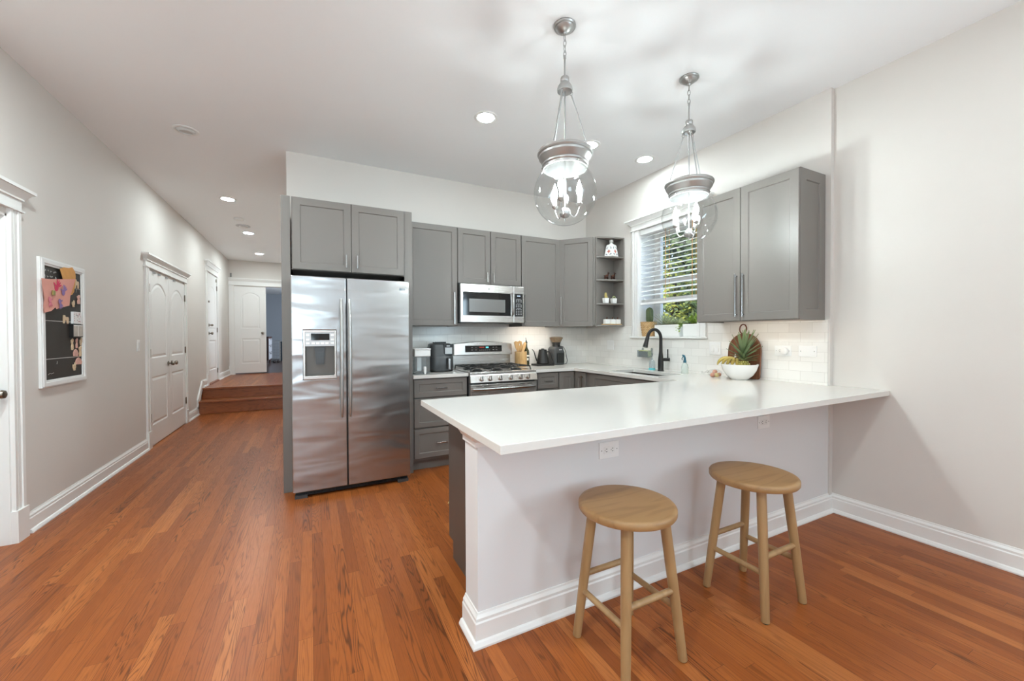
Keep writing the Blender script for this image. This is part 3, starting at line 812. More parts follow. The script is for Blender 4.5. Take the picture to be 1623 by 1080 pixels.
Z0, Z1 = 1.3907, 2.4403
def build_uppers():
    F = 4.0582          # carcass front, doors 2 cm before it
    def unit(x0, x1, z0, label, group='grey wall cabinets'):
        t = thing('wall_cabinet', label, 'cabinet', ((x0 + x1) / 2, YB, z0), group)
        b = MB(); b.box(x0, x1, F, YB - .0085, z0 + .018, Z1); b.box(x0, x0 + .018, F, YB - .0085, z0, z0 + .018); b.box(x1 - .018, x1, F, YB - .0085, z0, z0 + .018); b.box(x0, x1, F, F + .018, z0, z0 + .018); obj('body', b, 'cab', t)
        return t
    t = unit(.8535, 1.4, Z0, 'tall grey wall cabinet between the fridge and the microwave')
    d = shaker('door', (.87, F - .02, Z0 + .003), VX, -VY, .527, Z1 - Z0 - .006, t)
    pull((1.357, F - .02, 1.409), VX, VZ, -VY, .337, d)
    t = unit(1.402, 2.166, 1.848, 'short two-door grey wall cabinet above the microwave')
    for x, hx in ((1.405, 1.738), (1.788, 1.814)):
        d = shaker('door', (x, F - .02, 1.851), VX, -VY, .375, Z1 - 1.854, t)
        pull((hx, F - .02, 1.872), VX, VZ, -VY, .11, d)
    t = unit(2.168, 2.7, Z0, 'tall grey wall cabinet right of the microwave')
    d = shaker('door', (2.173, F - .02, Z0 + .003), VX, -VY, .522, Z1 - Z0 - .006, t)
    pull((2.2, F - .02, 1.415), VX, VZ, -VY, .337, d)
    # diagonal corner unit
    A, B = Vector((2.703, 4.055, 0)), Vector((2.985, 3.735, 0))
    t = thing('corner_cabinet', 'tall grey wall cabinet set diagonally across the kitchen corner', 'cabinet', (3.1, 4.1, Z0), 'grey wall cabinets')
    b = MB(); b.prism([(2.703, YB - .009), (A.x, A.y), (B.x, B.y), (XK - .009, 3.805), (XK - .009, YB - .009)], lambda u, v, d: (u, v, d), Z0 + .018, Z1); obj('body', b, 'cab', t)
    U = (B - A).normalized(); N = Vector((U.y, -U.x, 0)); L = (B - A).length
    O = A + N * .02 + U * .004; O.z = Z0 + .003
    d = shaker('door', O, U, N, L - .026, Z1 - Z0 - .006, t)
    pull(A + N * .02 + U * .03 + VZ * 1.415, U, VZ, N, .337, d)
    b = MB(); b.box(2.2, 2.68, 4.085, 4.115, Z0 + .009, Z0 + .0178); ub = obj('under_cabinet_light', b, 'led', None); tag(ub, 'slim light strip under the wall cabinet right of the microwave', 'light strip', 'slim lights under the cabinets')  # added emitter, hidden behind the doors to brighten the tiles
    b = MB(); b.box(3.045, 3.075, 1.62, 2.3, Z0 + .009, Z0 + .0178); ub = obj('under_cabinet_light', b, 'led_warm', None); tag(ub, 'slim light strip under the double cabinet on the right wall', 'light strip', 'slim lights under the cabinets')  # second added emitter, for the tiles of the right wall
    # open end shelves
    t = thing('corner_shelf', 'grey open corner shelf unit with curved shelves, left of the window', 'shelf', (3.2, 3.72, Z0), 'grey wall cabinets')
    b = MB(); b.prism([(2.992, 3.722), (XK - .009, 3.797), (XK - .009, 3.803), (2.988, 3.733)], lambda u, v, d: (u, v, d), Z0, Z1); obj('side_panel', b, 'cab', t)
    b = MB(); b.box(XK - .024, XK - .0085, 3.624, 3.796, Z0, Z1); obj('back_panel', b, 'cab', t)
    cur = [(2.992, 3.722)]
    for k in range(1, 11):
        f = k / 10
        cur.append((2.992 + (XK - .024 - 2.992) * f, 3.722 + (3.626 - 3.722) * f - .03 * math.sin(PI * f) * (1 - .3 * f)))
    poly = cur + [(XK - .024, 3.794)]
    for z in (Z0, 1.645, 1.925, 2.195, Z1 - .018):
        b = MB(); b.prism(poly, lambda u, v, d: (u, v, d), z, z + .018); obj('shelf', b, 'cab', t, bevel=.002, seg=1)
    # right wall double unit
    t = thing('wall_cabinet', 'large double-door grey wall cabinet on the right wall beside the window', 'cabinet', (3.2, 1.96, Z0), 'grey wall cabinets')
    b = MB(); b.box(3.019, XK - .0085, 1.572, 2.366, Z0 + .018, Z1); b.box(3.019, XK - .0085, 2.348, 2.366, Z0, Z0 + .018); b.box(3.019, 3.037, 1.572, 2.366, Z0, Z0 + .018); obj('body', b, 'cab', t)
    for y1, hy in ((2.364, 2.002), (1.971, 1.945)):
        d = shaker('door', (2.997, y1, Z0 + .006), -VY, -VX, .388 if y1 > 2.2 else .413, Z1 - Z0 - .012, t)
        pull((2.997, hy, 1.425), -VY, VZ, -VX, .337, d)
    shaker('end_panel', (3.015, 1.556, Z0), VX, -VY, XK - .009 - 3.015, Z1 - Z0, t, .016, .075)

def build_fridge_cabinet():
    t = thing('fridge_cabinet', 'grey two-door cabinet above the fridge with tall side panels', 'cabinet', (.32, 4.0, 0), 'grey wall cabinets')
    b = MB(); b.box(-.13, .79, 3.745, YB - .002, 1.838, 2.4375); obj('body', b, 'cab', t)
    b = MB(); b.box(-.2053, -.187, 3.7435, YB - .002, 0, 2.4375); b.box(-.187, -.14, 3.7435, 3.7635, 0, 2.4375); obj('side_panel', b, 'cab', t)
    b = MB(); b.box(.8338, .8522, 3.7435, YB - .002, 0, 2.4375); b.box(.783, .8338, 3.7435, 3.7635, 0, 2.4375); obj('side_panel', b, 'cab', t)
    for x, w, hx in ((-.125, .449, .283), (.328, .448, .372)):
        d = shaker('door', (x, 3.7245, 1.842), VX, -VY, w, .588, t)
        pull((hx, 3.7245, 1.872), VX, VZ, -VY, .115, d)

def drawer(name, O, U, N, w, h, parent, hl=.107, st=.046):
    d = shaker(name, O, U, N, w, h, parent, .02, st)
    O = Vector(O)
    pull(O + U * (w / 2 - hl / 2) + VZ * (h / 2 - .004), VZ, U, N, hl, d, post=0.0, stand=.028)
    return d

def build_bases():
    Yd = 3.75; G = 'grey base cabinets'
    # left of the range
    t = thing('drawer_cabinet', 'grey three-drawer base cabinet between the fridge and the range', 'cabinet', (1.13, 4.05, 0), G)
    b = MB(); b.box(.8535, 1.397, 3.77, YB - .009, .1, CB - .001); b.box(.8535, 1.397, 3.82, YB - .009, 0, .1); obj('body', b, 'cab', t)
    for z0, z1 in ((.7, .873), (.415, .687), (.123, .4)): drawer('drawer', (.866, Yd, z0), VX, -VY, .526, z1 - z0, t)
    # right of the range
    t = thing('drawer_cabinet', 'narrow grey base cabinet with a top drawer, right of the range', 'cabinet', (2.33, 4.05, 0), G)
    b = MB(); b.box(2.185, 2.486, 3.77, YB - .009, .1, CB - .001); b.box(2.185, 2.486, 3.82, YB - .009, 0, .1); obj('body', b, 'cab', t)
    drawer('drawer', (2.212, Yd, .7), VX, -VY, .264, .173, t, .1)
    shaker('door', (2.212, Yd, .123), VX, -VY, .264, .564, t)
    # lazy-susan corner with its folding pair of doors
    t = thing('corner_base_cabinet', 'grey corner base cabinet with two folding doors at right angles', 'cabinet', (3.0, 4.0, 0), G)
    b = MB(); b.prism([(2.488, YB - .009), (2.488, 3.77), (2.722, 3.77), (2.722, 3.505), (XK - .009, 3.505), (XK - .009, YB - .009)], lambda u, v, d: (u, v, d), .1, CB - .001)
    b.prism([(2.488, YB - .009), (2.488, 3.82), (2.772, 3.82), (2.772, 3.505), (XK - .009, 3.505), (XK - .009, YB - .009)], lambda u, v, d: (u, v, d), 0, .1); obj('body', b, 'cab', t)
    shaker('door', (2.493, Yd, .123), VX, -VY, .205, .75, t)
    d = shaker('door', (2.702, 3.745, .123), -VY, -VX, .2, .75, t)
    pull((2.702, 3.595, .55), -VY, VZ, -VX, .29, d, m='bronze')
    # sink base
    t = thing('sink_cabinet', 'grey sink base cabinet with a false drawer front under the window', 'cabinet', (3.0, 2.9, 0), G)
    b = MB(); b.box(2.722, XK - .009, 2.295, 3.503, .1, .66); b.box(2.722, 2.75, 2.295, 3.503, .66, CB - .001); b.box(2.772, XK - .009, 2.295, 3.503, 0, .1); obj('body', b, 'cab', t)
    shaker('false_front', (2.702, 3.43, .7), -VY, -VX, 1.05, .173, t, stile=.046)
    for y1, hy in ((3.43, 2.94), (2.9, 2.87)):
        d = shaker('door', (2.702, y1, .123), -VY, -VX, .52, .564, t); pull((2.702, hy, .48), -VY, VZ, -VX, .16, d)
    # peninsula bases, seen end-on
    for x0, x1, lab in ((.727, 1.72, 'dark end-panelled base cabinet under the peninsula, beside the half wall end'), (1.722, 2.70, 'grey base cabinet under the peninsula, nearer the sink')):
        t = thing('peninsula_cabinet', lab, 'cabinet', ((x0 + x1) / 2, 1.97, 0), G)
        b = MB(); b.box(x0 + .019, x1, 1.682, 2.25, .1, CB - .001); b.box(x0 + .019, x1, 1.682, 2.2, 0, .1); obj('body', b, 'cab', t)
        w = (x1 - x0 - .03) / 2
        for q in range(2):
            xs = x1 - .003 - q * (w + .004)
            d = shaker('door', (xs, 2.27, .123), -VX, VY, w, .75, t); pull((xs - (w - .03 if q == 0 else .03), 2.27, .62), -VX, VZ, VY, .2, d)
        if x0 < 1:
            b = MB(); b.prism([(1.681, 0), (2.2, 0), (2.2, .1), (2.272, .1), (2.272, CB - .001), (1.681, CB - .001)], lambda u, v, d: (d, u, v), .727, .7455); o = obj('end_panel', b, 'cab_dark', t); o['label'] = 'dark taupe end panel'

def build_worktops():
    hole = [(2.79, 2.62), (3.14, 2.62), (3.14, 3.27), (2.79, 3.27)]
    b = MB(); b.prism([(.566, 1.207), (XN - .001, 1.207), (XN - .001, YJ - .001), (XK - .001, YJ), (XK - .001, YB - .001), (2.174, YB - .001), (2.174, 3.724), (2.677, 3.724), (2.677, 2.288), (.566, 2.288)],
                      lambda u, v, d: (u, v, d), CB, CT, [hole])
    tag(obj('worktop', b, 'quartz', bevel=.002, seg=2), 'long white quartz worktop running from the peninsula round to the range', 'worktop', 'white quartz worktops')
    b = MB(); b.box(.8535, 1.399, 3.724, YB - .001, CB, CT)
    tag(obj('worktop', b, 'quartz', bevel=.002), 'short white quartz worktop under the air fryer', 'worktop', 'white quartz worktops')
    t = thing('sink', 'dark undermount sink below the black tap', 'sink', (2.965, 2.945, .67))
    b = MB(); z0, z1 = .68, CB - .0005; x0, x1, y0, y1 = 2.782, 3.148, 2.612, 3.278
    b.box(x0, x1, y0, y1, z0, z0 + .004); b.box(x0, x0 + .006, y0, y1, z0, z1); b.box(x1 - .006, x1, y0, y1, z0, z1); b.box(x0, x1, y0, y0 + .006, z0, z1); b.box(x0, x1, y1 - .006, y1, z0, z1)
    obj('basin', b, mat('dark_granite_sink', (52, 48, 46), .4), t)
    b = MB(); b.lathe([(.045, .684), (.045, .687), (.03, .687), (.028, .685)], (2.965, 2.945, 0), 20); obj('drain', b, 'nickel', t, smooth=True)

# ------------------------------------------------------------------ appliances
def build_fridge():
    t = thing('refrigerator', 'stainless side-by-side refrigerator with a water dispenser', 'refrigerator', (.32, 4.0, 0), 'kitchen appliances')
    b = MB(); b.box(-.125, .772, 3.615, 4.33, .03, 1.752); obj('body', b, 'midgrey', t, bevel=.004)
    b = MB(); b.box(-.115, .762, 3.58, 3.616, .012, .05)
    for k in range(14): b.box(-.04 + k * .055, -.034 + k * .055, 3.574, 3.582, .016, .046)
    for z in (.02, .03, .04): b.box(-.05, .70, 3.573, 3.58, z, z + .003)
    obj('grille', b, 'black', t)
    for fx in (-.12, .675):
        b = MB(); b.box(fx, fx + .09, 3.555, 3.6, .0, .026); obj('foot', b, 'darkgrey', t)
    YF = 3.5375; z0, z1 = .054, 1.764
    # left door with dispenser opening
    dx0, dx1, dz0, dz1 = -.052, .19, .942, 1.335
    b = MB()
    b.prism(rect(-.1326, .2645, z0, z1), lambda u, v, d: (u, d, v), YF, 3.612, [rect(dx0, dx1, dz0, dz1)])
    dl = obj('door', b, 'steel_f', t, bevel=.006, seg=3)
    b = MB(); b.prism(rect(.2735, .7777, z0, z1), lambda u, v, d: (u, d, v), YF, 3.612); dr = obj('door', b, 'steel_f', t, bevel=.006, seg=3)
    b = MB(); b.box(.2645, .2735, 3.57, 3.615, z0, z1); obj('gasket', b, 'black', t)
    for x, par in ((.226, dl), (.289, dr)):
        b = MB(); pts = []; rr = []
        for k in range(17):
            f = k / 16; z = .625 + (1.588 - .625) * f
            pts.append((x, YF - .02 - .035 * math.sin(PI * f) ** .35, z)); rr.append(.0085 + .0055 * math.sin(PI * f) ** .5)
        b.tube(pts, rr, 12); obj('handle', b, 'nickel', par, smooth=True)
    # dispenser
    b = MB(); b.prism(rect(dx0, dx1, dz0, dz1), lambda u, v, d: (u, d, v), YF - .006, YF + .004, [rect(dx0 + .016, dx1 - .016, dz0 + .03, dz1 - .016)]); dp = obj('dispenser_frame', b, 'steel', dl, bevel=.004)
    b = MB(); b.box(dx0 + .014, dx1 - .014, YF - .003, YF + .02, 1.207, dz1 - .014); cp = obj('control_panel', b, 'palegrey', dl)
    b = MB(); b.box(.005, .138, YF - .006, YF - .002, 1.255, 1.308); obj('screen', b, 'blackgloss', cp)
    for x in (-.03, .147):
        for z in (1.222, 1.252, 1.288): b = MB(); b.box(x, x + .024, YF - .005, YF - .002, z, z + .016); obj('button', b, 'whiteplastic', cp)
    for k in range(4): b = MB(); b.box(.008 + k * .033, .032 + k * .033, YF - .005, YF - .002, 1.222, 1.238); obj('button', b, 'whiteplastic', cp)
    b = MB(); b.box(dx0 + .012, dx1 - .012, YF + .066, YF + .07, dz0, 1.21); b.box(dx0 + .006, dx0 + .014, YF + .002, YF + .07, dz0, 1.21); b.box(dx1 - .014, dx1 - .006, YF + .002, YF + .07, dz0, 1.21); b.box(dx0 + .01, dx1 - .01, YF + .002, YF + .07, dz0, dz0 + .03)
    obj('dispenser_recess', b, mat('dispenser_grey', (104, 98, 92), .35, .5), dl)
    b = MB(); b.prism([(.03, 1.2), (.108, 1.2), (.098, 1.06), (.04, 1.06)], lambda u, v, d: (u, d, v), YF + .02, YF + .05); b.box(.048, .092, YF + .012, YF + .022, 1.075, 1.16); obj('spout', b, 'darkgrey', dl)
    b = MB(); b.box(.695, .745, YF - .002, YF + .001, 1.68, 1.702); bd = obj('badge', b, 'palegrey', dr)
    b = MB(); b.cyl((.705, YF - .0035, 1.691), (.705, YF - .001, 1.691), .007, n=16)
    for x in (.717, .726, .735): b.box(x, x + .004, YF - .0035, YF - .001, 1.686, 1.697)
    obj('emblem', b, 'navy', bd)

def build_microwave():
    t = thing('microwave_oven', 'stainless over-the-range microwave with black keypad', 'microwave', (1.79, 4.1, 1.427), 'kitchen appliances')
    x0, x1, z0, z1, YF = 1.413, 2.172, 1.43, 1.838, 3.985
    b = MB(); b.box(1.404, 2.164, YF + .03, YB - .009, z0 + .004, 1.846); obj('body', b, 'black', t)
    xs = 2.04
    b = MB(); b.prism(rect(x0, xs - .002, z0, z1), lambda u, v, d: (u, d, v), YF, YF + .035, [rect(x0 + .026, xs - .034, 1.505, 1.752)]); d = obj('door', b, 'steel', t, bevel=.004)
    b = MB(); b.box(x0 + .022, xs - .028, YF + .002, YF + .02, 1.5, 1.757); g = obj('door_glass', b, 'blackgloss', d)
    b = MB(); b.box(1.51, 1.935, YF + .0, YF + .003, 1.542, 1.682); obj('viewing_window', b, 'window_grey', g)
    b = MB(); pts = [(2.022, YF - .006 - .032 * math.sin(PI * k / 12) ** .4, 1.505 + .252 * k / 12) for k in range(13)]; b.tube(pts, .0105, 12); obj('handle', b, 'chrome', d, smooth=True)
    b = MB(); b.lathe([(.013, 0), (.013, .0015), (.0105, .002), (.0105, .001)], (1.74, YF, 1.795), 20, (0, -1, 0)); obj('emblem', b, 'nickel', d, smooth=True)
    b = MB(); b.box(xs + .001, x1, YF, YF + .035, z0, z1); c = obj('control_panel', b, 'steel', t, bevel=.004)
    b = MB(); b.box(2.053, 2.155, YF - .002, YF + .002, 1.502, 1.757); kp = obj('keypad', b, 'black', c)
    b = MB(); b.box(2.075, 2.13, YF - .0035, YF - .001, 1.715, 1.745); obj('display', b, 'blackgloss', kp)
    b = MB()
    for k, (a, w) in enumerate(((2.083, .009), (2.096, .009), (2.11, .012))): b.box(a, a + w, YF - .0045, YF - .003, 1.724, 1.738)
    obj('clock_digits', b, 'lcd_white', kp)
    for r, z in enumerate((1.68, 1.663, 1.625, 1.607, 1.574, 1.556, 1.538, 1.52)):
        for k in range(3): b = MB(); b.box(2.069 + k * .028, 2.083 + k * .028, YF - .0035, YF - .001, z, z + .007); obj('key', b, 'palegrey', kp)
    for z in (1.693, 1.642, 1.588): b = MB(); b.box(2.075, 2.13, YF - .003, YF - .001, z, z + .003); obj('key_heading', b, 'palegrey', kp)
    b = MB(); b.box(1.6, 1.95, 4.02, 4.14, z0 - .006, z0 + .005); b.box(1.45, 1.55, 4.05, 4.3, z0 - .004, z0 + .005); b.box(2.0, 2.12, 4.05, 4.3, z0 - .004, z0 + .005); obj('vent', b, 'darkgrey', t)

def build_range():
    t = thing('gas_range', 'stainless gas range with six knobs and black grates', 'range', (1.787, 4.0, 0), 'kitchen appliances')
    x0, x1 = 1.407, 2.167; YF = 3.70
    b = MB(); b.box(x0 + .002, x1 - .002, 3.74, 4.34, .03, .895); obj('body', b, 'darkgrey', t)
    b = MB(); b.box(x0, x1, YF + .005, 4.30, .893, .915); b.box(x0, x0 + .02, YF + .005, 4.3, .915, .92); b.box(x1 - .02, x1, YF + .005, 4.3, .915, .92); b.box(x0 + .02, x1 - .02, YF + .005, YF + .05, .915, .92); obj('cooktop', b, 'steel', t, bevel=.003)
    b = MB(); b.prism([(YF + .004, .894), (YF - .004, .884), (YF - .02, .815), (YF + .045, .815), (YF + .045, .894)], lambda u, v, d: (d, u, v), x0, x1); cp = obj('control_panel', b, 'steel', t, bevel=.003)
    for x in (1.525, 1.618, 1.734, 1.852, 1.967, 2.054):
        c = (x, YF - .011, .853); n = Vector((0, -1, .22)).normalized()
        b = MB(); b.lathe([(.026, 0), (.027, .004), (.022, .008), (.021, .026), (.018, .03), (.001, .03)], c, 20, n); kn = obj('knob', b, 'steel', cp, smooth=True)
        b = MB(); O = Vector(c); U = VX; V = n.cross(U).normalized(); b.obox(O, U, V, n, -.0035, .0035, -.02, .02, .024, .037); obj('knob_grip', b, 'darkgrey', kn)
    b = MB(); b.panel(Vector((x0 + .004, YF - .006, .18)), VX, VZ, -VY, x1 - x0 - .008, .615, .05, [rect(.12, x1 - x0 - .128, .12, .44)], [(.004, -.004)]); d = obj('oven_door', b, 'steel', t, bevel=.003)
    b = MB(); b.box(x0 + .13, x1 - .13, YF - .005, YF - .0025, .31, .61); obj('oven_window', b, 'blackgloss', d)
    b = MB()
    for s_ in (0, 1):
        for k in range(2):
            a = (x0 + .06 + k * .09) if s_ == 0 else (x1 - .06 - k * .09 - .06)
            b.box(a, a + .06, YF - .0075, YF - .005, .776, .781)
    obj('vent_slot', b, 'black', d)
    b = MB(); pts = [(1.43 + (2.13 - 1.43) * k / 20, YF - .03 - .035 * math.sin(PI * k / 20) ** .6, .752) for k in range(21)]
    b.tube(pts, .0135, 12); b.cyl((1.45, YF - .035, .752), (1.45, YF - .004, .752), .011); b.cyl((2.11, YF - .035, .752), (2.11, YF - .004, .752), .011); obj('oven_handle', b, 'chrome', d, smooth=True)
    b = MB(); b.box(x0 + .004, x1 - .004, YF - .004, YF + .04, .04, .17); obj('warming_drawer', b, 'steel', t, bevel=.003)
    # backguard with arched console
    b = MB(); b.box(x0 + .02, x1 - .01, 4.315, 4.355, .9, 1.1); obj('back_panel', b, 'steel', t)
    top = [(1.432 + (2.16 - 1.432) * k / 16, 1.195 + .026 * math.sin(PI * k / 16)) for k in range(17)]
    b = MB()
    P0 = [(1.432, 1.062), (2.16, 1.062)] + list(reversed(top))
    r0 = [b.v(u, 4.262 + (v - 1.06) * .06, v) for u, v in P0]; r1 = [b.v(u, 4.355, v) for u, v in P0]; b.skin([r0, r1])
    bg = obj('console', b, 'steel', t, bevel=.008, seg=3)
    b = MB(); q = lambda u, v, d: (u, 4.2585 + (v - 1.06) * .06 - d, v)
    b.prism(rect(1.565, 2.02, 1.1, 1.172), q, 0, .004); ds = obj('display_panel', b, 'blackgloss', bg)
    b = MB(); b.prism(rect(1.735, 1.795, 1.146, 1.158), q, .004, .0055); obj('clock_digits', b, 'lcd_red', ds)
    b = MB(); b.prism(rect(1.815, 1.85, 1.142, 1.16), q, .004, .0055); obj('timer_digits', b, 'lcd', ds)
    for u in (1.635, 1.68, 1.9, 1.94):
        for v in (1.12, 1.148): b = MB(); b.prism(rect(u, u + .022, v, v + .006), q, .004, .005); obj('key', b, 'midgrey', ds)
    for k in range(6): b = MB(); b.prism(rect(1.735 + k * .024, 1.748 + k * .024, 1.118, 1.123), q, .004, .005); obj('key', b, 'midgrey', ds)
    # burners and grates
    for cx in (1.555, 1.787, 2.019):
        for cy in (3.88, 4.15):
            b = MB(); b.lathe([(.055, .915), (.055, .922), (.035, .928), (.034, .936), (.001, .938)], (cx, cy, 0), 20); obj('burner', b, 'iron', t, smooth=True)
    for cx in (1.555, 1.787, 2.019):
        b = MB(); w = .112; y0, y1 = 3.765, 4.265; zt = .957
        def bar(p, q_): b.tube([p, q_], .0065, 6)
        for s_ in (-1, 1):
            b.tube([(cx + s_ * w, y0, .921), (cx + s_ * w, y0 + .02, zt), (cx + s_ * w, y1 - .02, zt), (cx + s_ * w, y1, .921)], .007, 6)
        for yy in (y0 + .03, (y0 + y1) / 2, y1 - .03): bar((cx - w, yy, zt), (cx + w, yy, zt))
        for cy in (3.88, 4.15):
            for a in range(4):
                an = PI / 4 + a * PI / 2
                b.tube([(cx + .1 * math.cos(an), cy + .1 * math.sin(an), zt - .004), (cx + .06 * math.cos(an), cy + .06 * math.sin(an), zt + .006), (cx + .028 * math.cos(an), cy + .028 * math.sin(an), zt + .002)], .006, 6)
        obj('grate', b, 'iron', t, smooth=True)

# ------------------------------------------------------------------ seating
def build_stools():
    cx, cy = 1.153, 1.235
    t = thing('bar_stool', 'round-seated wooden bar stool standing nearer the free end of the peninsula', 'stool', (cx, cy, 0), 'wooden stools at the peninsula')
    b = MB(); b.lathe([(.17, .572), (.19, .574), (.194, .58), (.194, .597), (.19, .603), (.178, .605), (.1, .6025), (.001, .602)], (cx - .006, cy, 0), 64); obj('seat', b, 'stool', t, smooth=True, angle=50)
    b = MB(); b.box(cx - .105, cx + .105, cy - .105, cy + .105, .555, .573); obj('seat_block', b, 'stoolleg', t, bevel=.004)
    foot, topo = .148, .098
    P = lambda sx, sy, z: (cx + sx * (foot + (topo - foot) * z / .572), cy + sy * (foot + (topo - foot) * z / .572), z)
    for sx in (-1, 1):
        for sy in (-1, 1):
            b = MB(); b.tube([P(sx, sy, .004), P(sx, sy, .2), P(sx, sy, .4), P(sx, sy, .572)], [.0175, .0195, .0205, .0205], 20); lg = obj('leg', b, 'stoolleg', t, smooth=True, angle=60)
            b = MB(); p = P(sx, sy, 0); b.cyl((p[0], p[1], 0), (p[0], p[1], .005), .013, n=12); obj('foot_pad', b, 'black', lg)
    for sx in (-1, 1):
        b = MB(); b.tube([P(sx, -1, .205), P(sx, 1, .205)], .0125, 16); obj('stretcher', b, 'stoolleg', t, smooth=True, angle=60)
    for sy in (-1, 1):
        b = MB(); b.tube([P(-1, sy, .275), P(1, sy, .275)], .0125, 16); obj('stretcher', b, 'stoolleg', t, smooth=True, angle=60)
    dup(t, (1.945, 1.21, 0), 'round-seated wooden bar stool standing nearer the right wall')

# ------------------------------------------------------------------ wall plates
def plate(name, label, cat, O, U, N, w, h, group=None):
    t = thing(name, label, cat, O, group); O = Vector(O)
    b = MB(); b.obox(O, U, VZ, N, -w / 2, w / 2, -h / 2, h / 2, 0, .006); obj('plate', b, 'whiteplastic', t, bevel=.002)
    return t, O
def duplex(t, O, U, N, horizontal):
    b = MB(); A, B = (VZ, U) if horizontal else (U, VZ)
    b.obox(O, A, B, N, -.0165, .0165, -.034, .034, .006, .0085); so = obj('socket', b, 'ceramic', t, bevel=.001, seg=1)
    b = MB()
    for s_ in (-1, 1):
        c = O + B * (s_ * .019)
        b.obox(c, A, B, N, -.008, -.005, -.004, .004, .0085, .009); b.obox(c, A, B, N, .005, .008, -.004, .004, .0085, .009); b.obox(c, A, B, N, -.002, .002, -.0105, -.0075, .0085, .009)
    obj('slot', b, 'slot', so)
    b = MB()
    for s_ in (-1, 1): b.obox(O + B * (s_ * .048), A, B, N, -.002, .002, -.002, .002, .006, .007)
    obj('screw', b, 'slot', t)
def build_plates():
    G = 'white outlet plates'
    for x, z, lab in ((1.309, .721, 'white outlet plate on the half wall above the first stool'), (2.565, .73, 'white outlet plate on the half wall close to the right wall')):
        t, O = plate('outlet', lab, 'outlet', (x, 1.5354, z), VX, -VY, .122, .08, G); duplex(t, O, VX, -VY, True)
    X = XK - .008
    t, O = plate('outlet', 'white outlet plate on the tiles with a round plug in it', 'outlet', (X, 1.842, 1.157), -VY, -VX, .122, .08, G); duplex(t, O, -VY, -VX, True)
    b = MB(); b.lathe([(.027, .0092), (.028, .016), (.026, .03), (.018, .035), (.001, .036)], (X, 1.822, 1.157), 24, (-1, 0, 0)); tag(obj('night_light', b, 'whiteplastic', smooth=True), 'round white plug-in pushed into the tile outlet', 'plug')
    t, O = plate('blank_plate', 'blank white cover plate on the tiles near the wall jog', 'wall plate', (X, 1.666, 1.159), -VY, -VX, .122, .08, G)
    b = MB()
    for s_ in (-1, 1): b.obox(O - VY * (s_ * .046), -VY, VZ, -VX, -.0025, .0025, -.0025, .0025, .006, .007)
    obj('screw', b, 'slot', t)
    t, O = plate('light_switch', 'white double rocker switch on the tiles beside the cutting board', 'switch', (X, 2.432, 1.161), -VY, -VX, .118, .12)
    for s_ in (-1, 1):
        b = MB(); c = O - VY * (s_ * .023); b.obox(c, -VY, VZ, -VX, -.0165, .0165, -.034, .034, .006, .0085); r = obj('rocker', b, 'ceramic', t, bevel=.001, seg=1)
        b = MB(); b.obox(c, -VY, VZ, -VX, -.0145, .0145, -.03, .0, .0085, .0125); obj('paddle', b, 'whiteplastic', r)
    t, O = plate('light_switch', 'white switch and outlet plate on the tiles below the corner shelf', 'switch', (X, 3.868, 1.166), -VY, -VX, .118, .12)
    for s_ in (-1, 1):
        b = MB(); b.obox(O - VY * (s_ * .023), -VY, VZ, -VX, -.0165, .0165, -.034, .034, .006, .0085); obj('rocker', b, 'ceramic', t, bevel=.001, seg=1)
    t, O = plate('light_switch', 'white single switch on the hall wall before the closet', 'switch', (XL, 5.68, 1.193), VY, VX, .075, .125)
    b = MB(); b.obox(O, VY, VZ, VX, -.0165, .0165, -.034, .034, .006, .01); obj('rocker', b, 'ceramic', t)
    b = MB(); b.box(-1.63, -1.60, YH - .02, YH, 2.66, 2.75); tag(obj('door_sensor', b, 'midgrey'), 'small grey box on the wall above the far doorway', 'sensor')

